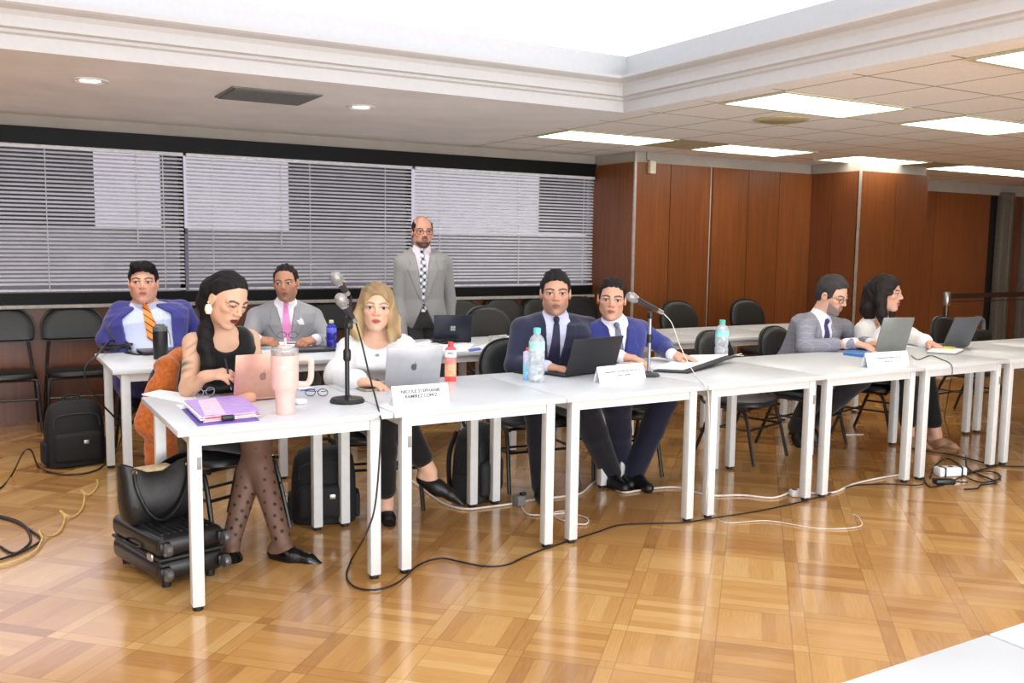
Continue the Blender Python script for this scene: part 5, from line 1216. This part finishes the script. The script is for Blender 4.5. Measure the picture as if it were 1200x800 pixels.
def diamond_tie(name):
    k = NT(name); x, y, z = k.sep(k.coord('Object')); a = k.math('FRACT', k.math('MULTIPLY', k.math('ADD', x, z), 18.0)); b = k.math('FRACT', k.math('MULTIPLY', k.math('SUBTRACT', z, x), 18.0))
    fa, fb = k.math('LESS_THAN', a, .42), k.math('LESS_THAN', b, .42); s = k.math('ADD', fa, fb)
    k.lk(k.ramp(k.math('MULTIPLY', s, .5), [(.0, (226, 226, 230)), (.45, (150, 152, 158)), (.9, (26, 26, 30))]), k.b.inputs['Base Color']); k.t.nodes[-1].color_ramp.interpolation = 'CONSTANT' if k.t.nodes[-1].type == 'VALTORGB' else 'x'
    k.b.inputs['Roughness'].default_value = .6; return k.m
def seated_legs(N_, P_, yaw, ank, kz=.50):
    """knee/ankle pairs: hips at P, ankles given as floor points"""
    y = math.radians(yaw); F = V3(math.sin(y), -math.cos(y), 0); R = V3(-math.cos(y), -math.sin(y), 0); out = []
    for i, sg in enumerate((1, -1)):
        hp = V3(P_)+R*sg*.092; K = hp+F*.40+R*sg*.03; K[2] = kz
        A = V3(*ank[i]) if ank and ank[i] is not None else K+F*.06; A = V3(A[0], A[1], .09 if A[2] < .05 else A[2]); out.append((K, A, F+R*sg*.15))
    return out
GP, GR = 'people seated at the front row', 'people at the back row'

# --- man in the blue suit, left of the back row
Pm, Nm = V3(.40, 2.90, .555), at(170, 357, 3.0)
H = head_frame(at(168, 331, 2.94), -12, -2, 0, .275)
pr = make_person('heavy-set man in an open blue suit with an orange tie, sitting at the far left', GR, Pm, Nm, -9, H, (at(142, 366, 3.02), at(212, 364, 3.02)), ((.20, 2.82, .68), (.64, 2.84, .68)), (at(125, 397, 3.03), at(229, 390, 3.05)),
    hands={'r': (V3(.5, -.6, -.1), V3(0, 0, -1), .6), 'l': (V3(-.5, -.6, -.1), V3(0, 0, -1), .6)}, legs=seated_legs(Nm, Pm, -9, (None, None)), skin=(214, 160, 134), sc=1.06, ws=1.30, ds=1.15, belly=.07, fat=1.10,
    face=dict(brow=(30, 24, 24), lip=(188, 110, 104), gaze=(.012, 0)))
suit(pr, fabric('royal_blue_wool', (58, 58, 132)), fabric('pale_blue_cotton', (196, 206, 232), .8, .02), (stripe_tie('orange_striped_silk', (238, 140, 48), (60, 30, 34), 22, .2), .42), .10, .10, .115, fabric('royal_blue_trousers', (44, 40, 84)), pin=True, sleeve=(.072, .062, .050), tie_shift=-.035)
hair_short(pr, (22, 20, 22), .26, .045, .0, quiff=.012)

# --- man in the grey suit with the pink tie
Pm, Nm = V3(1.33, 2.97, .555), at(334, 356, 2.95)
H = head_frame(at(335, 331, 2.86), -27, 4, -4, .262)
wr_, wl_ = atz(303, 408, .80), atz(368, 405, .80); wr_ = V3(1.03, 2.46, .80); wl_ = V3(1.42, 2.42, .80)
wr_, wl_ = at(301, 398, 2.46), at(370, 398, 2.46)
pr = make_person('man in a light grey suit with a pink tie holding eyeglasses at the back table', GR, Pm, Nm, -14, H, (at(301, 372, 2.96), at(367, 372, 2.96)), (wr_, wl_), (at(290, 402, 2.80), at(384, 402, 2.80)),
    hands={'r': (V3(.9, -.35, -.1), V3(.2, .3, -.9), .75), 'l': (V3(-.9, -.35, -.05), V3(-.2, .3, -.9), .75)}, legs=seated_legs(Nm, Pm, -14, (None, None)), skin=(186, 134, 106), sc=1.04, face=dict(brow=(48, 36, 30), lip=(150, 92, 80), stub=(130, 96, 80), gaze=(.012, 0)))
suit(pr, fabric('light_grey_wool', (150, 150, 154)), fabric('white_cotton', (232, 232, 238), .8, .02), (fabric('pink_silk', (228, 142, 196), .55, .06), .30), .085, .30, 0, fabric('mid_grey_wool', (110, 110, 114)), pocket=True)
hair_short(pr, (34, 30, 28), .34, .022, sideburn=-.05)
g = at(337, 393, 2.42); spectacles((g[0], g[1]), -.25, 'thin eyeglasses held between the hands of the man with the pink tie', z=float(g[2])-.02, folded=False, m=mat('slate_frame', (84, 84, 92), .4), sc=1.15)

# --- standing man
Nm = at(494, 294, 3.14); Pm = V3(Nm[0]+.02, 3.16, .90)
H = head_frame(at(495, 271.5, 3.10), -12, 2, 0, .255)
pr = make_person('bearded balding man in a grey suit and checked tie standing before the blinds', GR, Pm, Nm, -20, H, (at(471, 309, 3.16), at(521, 309, 3.16)), (at(472, 394, 3.06), at(526, 392, 3.08)), (at(467, 352, 3.2), at(527, 352, 3.2)),
    hands={'r': (V3(.15, -.2, -1), V3(1, 0, 0), .35), 'l': (V3(-.05, -.2, -1), V3(-1, 0, 0), .35)}, legs=[(V3(Pm[0]-.10, 3.13, .50), V3(Pm[0]-.11, 3.18, .09), V3(-.3, -1, 0)), (V3(Pm[0]+.10, 3.13, .50), V3(Pm[0]+.11, 3.18, .09), V3(.1, -1, 0))], skin=(206, 152, 128), sc=1.0, ws=.96,
    face=dict(brow=(60, 44, 38), lip=(160, 100, 92), beard=((70, 48, 42), 0), gaze=(.0, 0)))
suit(pr, fabric('warm_grey_wool', (148, 147, 146)), fabric('pale_pink_cotton', (226, 210, 222), .8, .02), (diamond_tie('checked_silk'), .06), .085, .20, 0, fabric('charcoal_wool', (56, 55, 60)), hem=-.38, sleeve=(.062, .053, .042))
hair_short(pr, (44, 34, 32), .30, .02, bald=True, sideburn=-.05); eyewear(pr, mat('thin_dark_frame', (70, 60, 56), .35, .4))

# --- woman in the black dress
Pm, Nm = V3(.39, 1.02, .56), at(262, 390, .80)
H = head_frame(at(267, 351, .70), 24, 24, 6, .252)
def tattoo(V, col):
    a = at(219, 430, .78); d = np.linalg.norm(V-a, axis=1); w = np.clip((.055-d)/.02, 0, 1)*np.clip(.55+.45*np.sin(V[:, 2]*150+V[:, 1]*90), 0, 1)*.95; col = col*(1-w[:, None])+L3((66, 100, 84))*w[:, None]
    b = at(225, 405, .74); d = np.linalg.norm(V-b, axis=1); w = np.clip((.06-d)/.02, 0, 1)*np.clip(np.sin(V[:, 2]*170-V[:, 0]*120), 0, 1)*.5; return col*(1-w[:, None])+L3((120, 96, 88))*w[:, None]
lw = [(V3(.50, .66, .515), V3(*atz(271, 634, .075)), V3(-.1, -1, -.55)), (V3(.47, .68, .575), V3(*atz(331, 634, .085)), V3(.72, -.70, -.12))]
pr_w = pr = make_person('woman in a sleeveless black dress with a tattooed arm writing at the nearest table', GP, Pm, Nm, 2, H, (at(227, 402, .82), at(292, 398, .88)), (at(240, 441, .60), at(292, 466, .50)), (at(221, 455, .74), at(303, 440, .74)),
    hands={'r': (V3(.75, -.62, .20), V3(.35, .3, -.85), .6), 'l': (V3(-.9, -.35, -.02), V3(0, .1, -1), .4)}, legs=lw, skin=(216, 172, 142), sc=.96, ws=.86, ds=.90, female=True, fat=.94, bust=.05, arm=(.049, .040, .034, .025),
    face=dict(brow=(44, 32, 30), lip=(118, 40, 44), gaze=(0, -.006), eye=.011, sclera=(120, 90, 76)), color_extra=tattoo, thigh=(.078, .056, .052, .034))
T = pr['T']; d = Sculpt()
def dmask(u, v, s_): return np.where(v > -.03, (np.hypot(u/.078, (s_-1.02)/.135)-1)*-.07, -1.0)
for s in ('r', 'l'):
    sg = 1 if s == 'r' else -1; d.rc(T['N']+T['R']*sg*.078-T['U']*.036, pr['A'][s][0]-T['R']*sg*.028, .060, .056, .02)
torso(d, T, .010, -.12, .97, .02, pr['ws'], pr['ds'], mask=dmask, bust=pr['bust'])
d.rc(T['N']-T['U']*.045+T['F']*.0, T['N']+T['U']*.02+T['F']*.015, .060, .066, .005, True)
for s in ('r', 'l'):
    hp, K, An, toe = pr['G'][s]; d.chain([hp, K+(hp-K)*.16], [.094, .076], .05)
d.rc((pr['G']['r'][0]+pr['G']['l'][0])/2, (pr['G']['r'][1]*.7+pr['G']['l'][1]*.7+(pr['G']['r'][0]+pr['G']['l'][0])*.3)/2, .09, .07, .05)
part(pr, 'dress', d, fabric('black_crepe', (16, 16, 18), .75, .2))
tg = Sculpt()
for s in ('r', 'l'):
    hp, K, An, toe = pr['G'][s]; cf = K+(An-K)*.32-toe*.012; tg.chain([hp, K, An], [.0775, .0565, .0352], .03); tg.rc(K, cf, .0505, .053, .03); tg.rc(cf, An, .0515, .0352, .03)
    hl = An-V3(0, 0, .045)-toe*.035; tg.rc(An-V3(0, 0, .02), hl, .0372, .0312, .02); tg.rc(hl, An+toe*.13-V3(0, 0, .052), .0332, .0232, .025)
def dots(V):
    c = np.tile(L3((112, 84, 70)), (len(V), 1)); rnd = np.random.RandomState(4); w = np.zeros(len(V))
    for s in ('r', 'l'):
        hp, K, An, toe = pr['G'][s]
        for i in range(11):
            for j in range(7):
                t = (i+.5*(j % 2)*.9+.2)/11; a = 2*PI*j/7+.3*i; ax_ = nrm(An-K); x = nrm(np.cross(ax_, V3(1, .3, 0))); y_ = np.cross(ax_, x); r = .054-.016*t
                p = K+(An-K)*t+(x*math.cos(a)+y_*math.sin(a))*r; w = np.maximum(w, np.clip((0.0115-np.linalg.norm(V-p, axis=1))/.004, 0, 1))
    return c*(1-w[:, None])+L3((20, 16, 16))*w[:, None]
part(pr, 'tights', tg, mk_attr('sheer_tights', .5, .35), .005, dots)
for s in ('r', 'l'): shoe(pr, pr['G'][s], mat('black_patent', (14, 14, 15), .15), point=True, low=True)
hair_long(pr, (24, 20, 20), [([(.20, -.34, .05), (at(247, 366, .80),), (at(241, 388, .77),), (at(241, 408, .735),), (at(246, 428, .715),), (at(250, 446, .715),)], [.16, .15, .13, .125, .11, .05]), ([(.0, -.40, .1), (.10, -.36, -.25), (at(250, 392, .83),), (at(238, 402, .80),), (at(240, 424, .745),)], [.2, .18, .12, .10, .05])], .33, .030, pulled=True)
e = H['P'](.36, .0, -.20)-pr['org']; er = MB().lathe([(.0, .022), (.012, .018), (.017, .004), (.018, -.008), (.012, -.024), (.0, -.028)], e, 14, caps=False).lathe([(.0, .006), (.007, .002), (.0, -.006)], e+np.array([0, 0, .028]), 10, caps=False); er.build('earring', mat('pearl', (238, 226, 206), .25), pr['o'])
p = pr['A']['r'][2]+V3(.085, -.06, .015); r = empty('pen', p, 0, 'dark pen held upright in the right hand of the woman in the black dress', 'pen'); MB().tube([(.012, -.02, -.06), (-.004, .008, .07)], .0045, 8).build('barrel', m_black, r); MB().tube([(.012, -.02, -.06), (.0142, -.024, -.072)], .002, 6).build('tip', m_silver, r)
# orange coat over her chair
ct = Sculpt(); ct.chain([V3(.17, 1.09, .84), V3(.11, 1.05, .60), V3(.12, 1.02, .40), V3(.20, .98, .22)], [.055, .075, .07, .04], .05); ct.chain([V3(.16, 1.15, .84), V3(.26, 1.25, .87), V3(.38, 1.29, .86)], [.045, .042, .035], .04)
ct.chain([V3(.12, 1.10, .73), V3(.06, 1.02, .58), V3(.11, .90, .52)], [.05, .05, .035], .04); ct.chain([V3(.30, 1.28, .8), V3(.26, 1.27, .55)], [.045, .05], .06)
VF = ct.mesh(.008); VF[0][:] += (.006*np.sin(VF[0][:, 0:1]*60+VF[0][:, 1:2]*50+4*np.sin(VF[0][:, 2:3]*14)))*np.array([[.6, .6, 0]])
tag(link_mesh('coat', VF, fabric('rust_orange_cloth', (186, 98, 38), .8, .12, 60, .3), None, V3(.12, 1.05, .2)), 'rust orange coat hung over the chair of the woman in the black dress', 'coat')

# --- blonde woman in white
Pm, Nm = V3(1.27, 1.10, .56), at(440, 391, 1.03)
H = head_frame(at(441, 360, .97), -20, 0, 3, .258)
lw = [(V3(1.16, .74, .52), V3(*atz(452, 590, .075)), V3(-.25, -1, -.15)), (V3(1.24, .76, .60), at(503, 552, .70), V3(.75, -.55, -.5))]
pr = make_person('blonde woman in a white buttoned blouse behind the silver laptop', GP, Pm, Nm, -18, H, (at(410, 409, 1.05), at(473, 407, 1.05)), (at(424, 448, .62), at(486, 440, .66)), (at(396, 442, .92), at(492, 436, .92)),
    hands={'r': (V3(.7, -.7, -.05), V3(0, 0, -1), .4), 'l': (V3(-.5, -.8, -.05), V3(0, 0, -1), .4)}, legs=lw, skin=(230, 184, 156), sc=.97, ws=.9, ds=.92, female=True, fat=.96, bust=.045, arm=(.047, .038, .033, .025), face=dict(brow=(150, 112, 80), lip=(196, 104, 100)))
bl = Sculpt(); T = pr['T']
def bmask(u, v, s_): return (np.hypot(u/.085, (s_-1.02)/.16)-1)*-.07
torso(bl, T, .013, -.15, .975, .03, pr['ws'], pr['ds'], mask=bmask, bust=.045)
for s in ('r', 'l'):
    S_, E_, W_ = pr['A'][s]; d = nrm(W_-E_); bl.chain([S_, E_+(S_-E_)*.15, E_, W_-d*.06, W_-d*.015], [.062, .072, .066, .055, .034], .03); bl.rc(T['N']+T['R']*(1 if s == 'r' else -1)*.075-T['U']*.04, S_, .05, .06, .04)
part(pr, 'blouse', bl, fabric('white_blouse', (238, 236, 236), .75, .02, 30, .2))
for i in range(4):
    c = surf_front(T, 0, .80-.17*i, .017+.02*math.exp(-((.80-.17*i-.66)/.1)**2), pr['ws'], pr['ds']); MB().lathe([(.010, -.004), (.012, .002), (.004, .004)], c-pr['org'], 12, F0M(T['F'])).build('button', m_silver, pr['o'])
trousers(pr, fabric('black_trousers', (20, 20, 22), .8, .1), None, crop=True)
for s in ('r', 'l'): shoe(pr, pr['G'][s], m_blackleather, point=True, low=True)
hair_long(pr, (150, 122, 84), [([(.30, -.05, .05), (.36, .02, -.25), (.38, .10, -.52), (.30, .16, -.66)], [.10, .13, .13, .05]), ([(-.30, -.05, .05), (-.36, .02, -.25), (-.40, .10, -.52), (-.32, .16, -.66)], [.10, .13, .13, .05]), ([(0, -.40, 0), (0, -.42, -.45), (0, -.34, -.62)], [.22, .22, .12])], .30, .05, (206, 178, 128))

# --- man in the navy suit
Pm, Nm = V3(2.42, 1.12, .56), at(651, 372, 1.03)
H = head_frame(at(651, 343, .98), -30, 2, 0, .268)
lw = [(V3(2.16, .78, .52), V3(*atz(636, 566, .09)), V3(-.5, -1, 0)), (V3(2.44, .74, .52), V3(*atz(715, 552, .09)), V3(-.1, -1, 0))]
pr = make_person('broad man in a dark navy suit and navy tie behind the black laptop', GP, Pm, Nm, -26, H, (at(612, 386, 1.04), at(689, 385, 1.04)), (at(640, 430, .72), at(690, 427, .75)), (at(603, 428, .95), at(697, 425, 1.0)),
    hands={'r': (V3(.55, -.75, -.05), V3(0, 0, -1), .4), 'l': (V3(-.75, -.6, -.05), V3(0, 0, -1), .4)}, legs=lw, skin=(208, 158, 132), sc=1.06, ws=1.10, fat=1.03, face=dict(brow=(40, 32, 30), lip=(160, 104, 94), stub=(150, 116, 98)))
suit(pr, fabric('navy_wool', (40, 42, 66)), fabric('lilac_cotton', (206, 208, 232), .8, .02), (fabric('navy_silk', (44, 44, 74), .5, .08), .25), .09, .30, 0.012, fabric('dark_navy_trousers', (24, 24, 34)))
hair_short(pr, (36, 32, 32), .29, .035, .01)

# --- man in the bright blue suit
Pm, Nm = V3(2.88, 1.06, .56), at(721, 377, .96)
H = head_frame(at(717, 350, .90), -36, 4, 3, .255)
lw = [(V3(2.66, .70, .52), V3(*atz(728, 548, .09)), V3(-.3, -1, 0)), (V3(2.98, .66, .53), V3(*atz(744, 552, .09)), V3(-.15, -1, 0))]
pr = make_person('man in a bright blue suit and grey tie reaching to the open black folder', GP, Pm, Nm, -24, H, (at(694, 391, .98), at(750, 388, .96)), (at(726, 417, .66), at(787, 415, .70)), (at(694, 420, .90), at(777, 405, .84)),
    hands={'r': (V3(.8, -.55, -.1), V3(0, .1, -1), .4), 'l': (V3(.65, -.7, -.12), V3(0, 0, -1), .25)}, legs=lw, skin=(214, 164, 138), sc=1.0, ws=.98, fat=1.0, face=dict(brow=(44, 34, 30), lip=(176, 108, 100)))
suit(pr, fabric('bright_blue_wool', (50, 56, 124)), fabric('white_cotton', (232, 232, 238), .8, .02), (fabric('steel_silk', (112, 116, 136), .5, .08), .28), .085, .28, 0.0, fabric('navy_trousers', (24, 26, 48)))
hair_short(pr, (38, 30, 28), .31, .03)

# --- man in the grey blazer
Pm, Nm = V3(4.70, 1.18, .56), at(960, 373, 1.04)
H = head_frame(at(976, 346, .96), 8, 20, 0, .272)
lw = [(V3(4.78, .82, .53), V3(*atz(921, 500, .10)), V3(-.6, -.5, -.8)), (V3(4.95, .82, .53), V3(4.84, 1.16, .15), V3(.0, -.6, -.9))]
lw[0] = (V3(4.62, .86, .53), V3(4.64, 1.10, .15), V3(-.15, -.6, -.9))
pr = make_person('bearded man in a grey blazer and glasses typing on the grey laptop', GP, Pm, Nm, -4, H, (at(944, 386, .98), at(988, 385, 1.06)), (at(1000, 402, .72), at(1020, 402, .76)), (at(943, 407, .90), at(1004, 402, 1.02)),
    hands={'r': (V3(.45, -.85, -.15), V3(.2, 0, -1), .5), 'l': (V3(-.15, -.95, -.1), V3(0, 0, -1), .5)}, legs=lw, skin=(222, 172, 150), sc=1.05, ws=1.0, fat=1.0, face=dict(brow=(64, 58, 56), lip=(186, 118, 110), beard=((128, 116, 112), 1), gaze=(0, -.02)))
k = NT('checked_blazer'); x, y_, z = k.sep(k.coord()); n = k.noise(k.coord(), 180, 2); ln = k.math('MAXIMUM', k.math('LESS_THAN', k.math('FRACT', k.math('MULTIPLY', z, 22.0)), .12), k.math('LESS_THAN', k.math('FRACT', k.math('MULTIPLY', k.math('ADD', x, y_), 22.0)), .12))
k.lk(k.mix(k.math('MULTIPLY', ln, .35), k.ramp(n, [(.3, (120, 120, 134)), (.7, (146, 146, 158))]), rgba((176, 176, 186))), k.b.inputs['Base Color']); k.b.inputs['Roughness'].default_value = .85
suit(pr, k.m, fabric('white_cotton', (232, 232, 238), .8, .02), (fabric('indigo_silk', (52, 54, 104), .5, .08), .25), .085, .30, 0.01, fabric('dark_grey_trousers', (44, 42, 46)))
hair_short(pr, (70, 68, 68), .32, .045, .02, sideburn=-.10); eyewear(pr, mat('thin_dark_frame', (70, 60, 56), .35, .4))

# --- woman in white with long dark hair
Pm, Nm = V3(5.36, 1.14, .56), at(1034, 374, .96)
H = head_frame(at(1039, 343, .90), 22, 4, 0, .265)
lw = [(V3(5.40, .76, .53), V3(5.42, .72, .09), V3(-.1, -1, 0)), (V3(5.60, .76, .53), V3(*atz(1097, 508, .08)), V3(.1, -1, -.1))]
pr = make_person('woman in a white top with long dark hair reaching towards the dark laptop', GP, Pm, Nm, -6, H, (at(1012, 387, .94), at(1054, 385, 1.02)), (at(1040, 410, .70), at(1088, 402, .60)), (at(1010, 412, .9), at(1066, 393, .84)),
    hands={'r': (V3(.3, -.9, -.1), V3(0, 0, -1), .4), 'l': (V3(-.1, -.95, -.15), V3(0, 0, -1), .35)}, legs=lw, skin=(216, 168, 146), sc=.98, ws=.92, ds=.92, female=True, fat=.95, bust=.045, arm=(.048, .040, .034, .026), face=dict(brow=(50, 36, 32), lip=(176, 90, 92)))
bl = Sculpt(); T = pr['T']
def bmask2(u, v, s_): return np.where(v > -.02, (np.abs(u)-np.interp(s_, [.70, 1.05], [.0, .105]))*-1, -1.0)
torso(bl, T, .013, -.15, .975, .03, pr['ws'], pr['ds'], mask=bmask2, bust=.045)
for s in ('r', 'l'):
    S_, E_, W_ = pr['A'][s]; d = nrm(W_-E_); bl.chain([S_, E_, W_-d*.05, W_-d*.012], [.062, .060, .05, .036], .03); bl.rc(T['N']+T['R']*(1 if s == 'r' else -1)*.075-T['U']*.04, S_, .05, .06, .04)
part(pr, 'blouse', bl, fabric('white_blouse', (238, 236, 236), .75, .02, 30, .2))
trousers(pr, fabric('black_trousers', (20, 20, 22), .8, .1), None, crop=True)
for s in ('r', 'l'): shoe(pr, pr['G'][s], mat('beige_leather', (176, 138, 108), .4), point=True, low=True)
hair_long(pr, (40, 30, 28), [([(.30, -.08, .1), (.37, -.02, -.25), (.40, .06, -.60), (.34, .12, -.92)], [.12, .14, .14, .06]), ([(-.30, -.08, .1), (-.35, -.02, -.25), (-.36, .08, -.6), (-.28, .14, -.86)], [.10, .12, .11, .05]), ([(.05, -.42, .05), (.08, -.42, -.5), (.10, -.34, -.85)], [.22, .22, .12])], .28, .05)
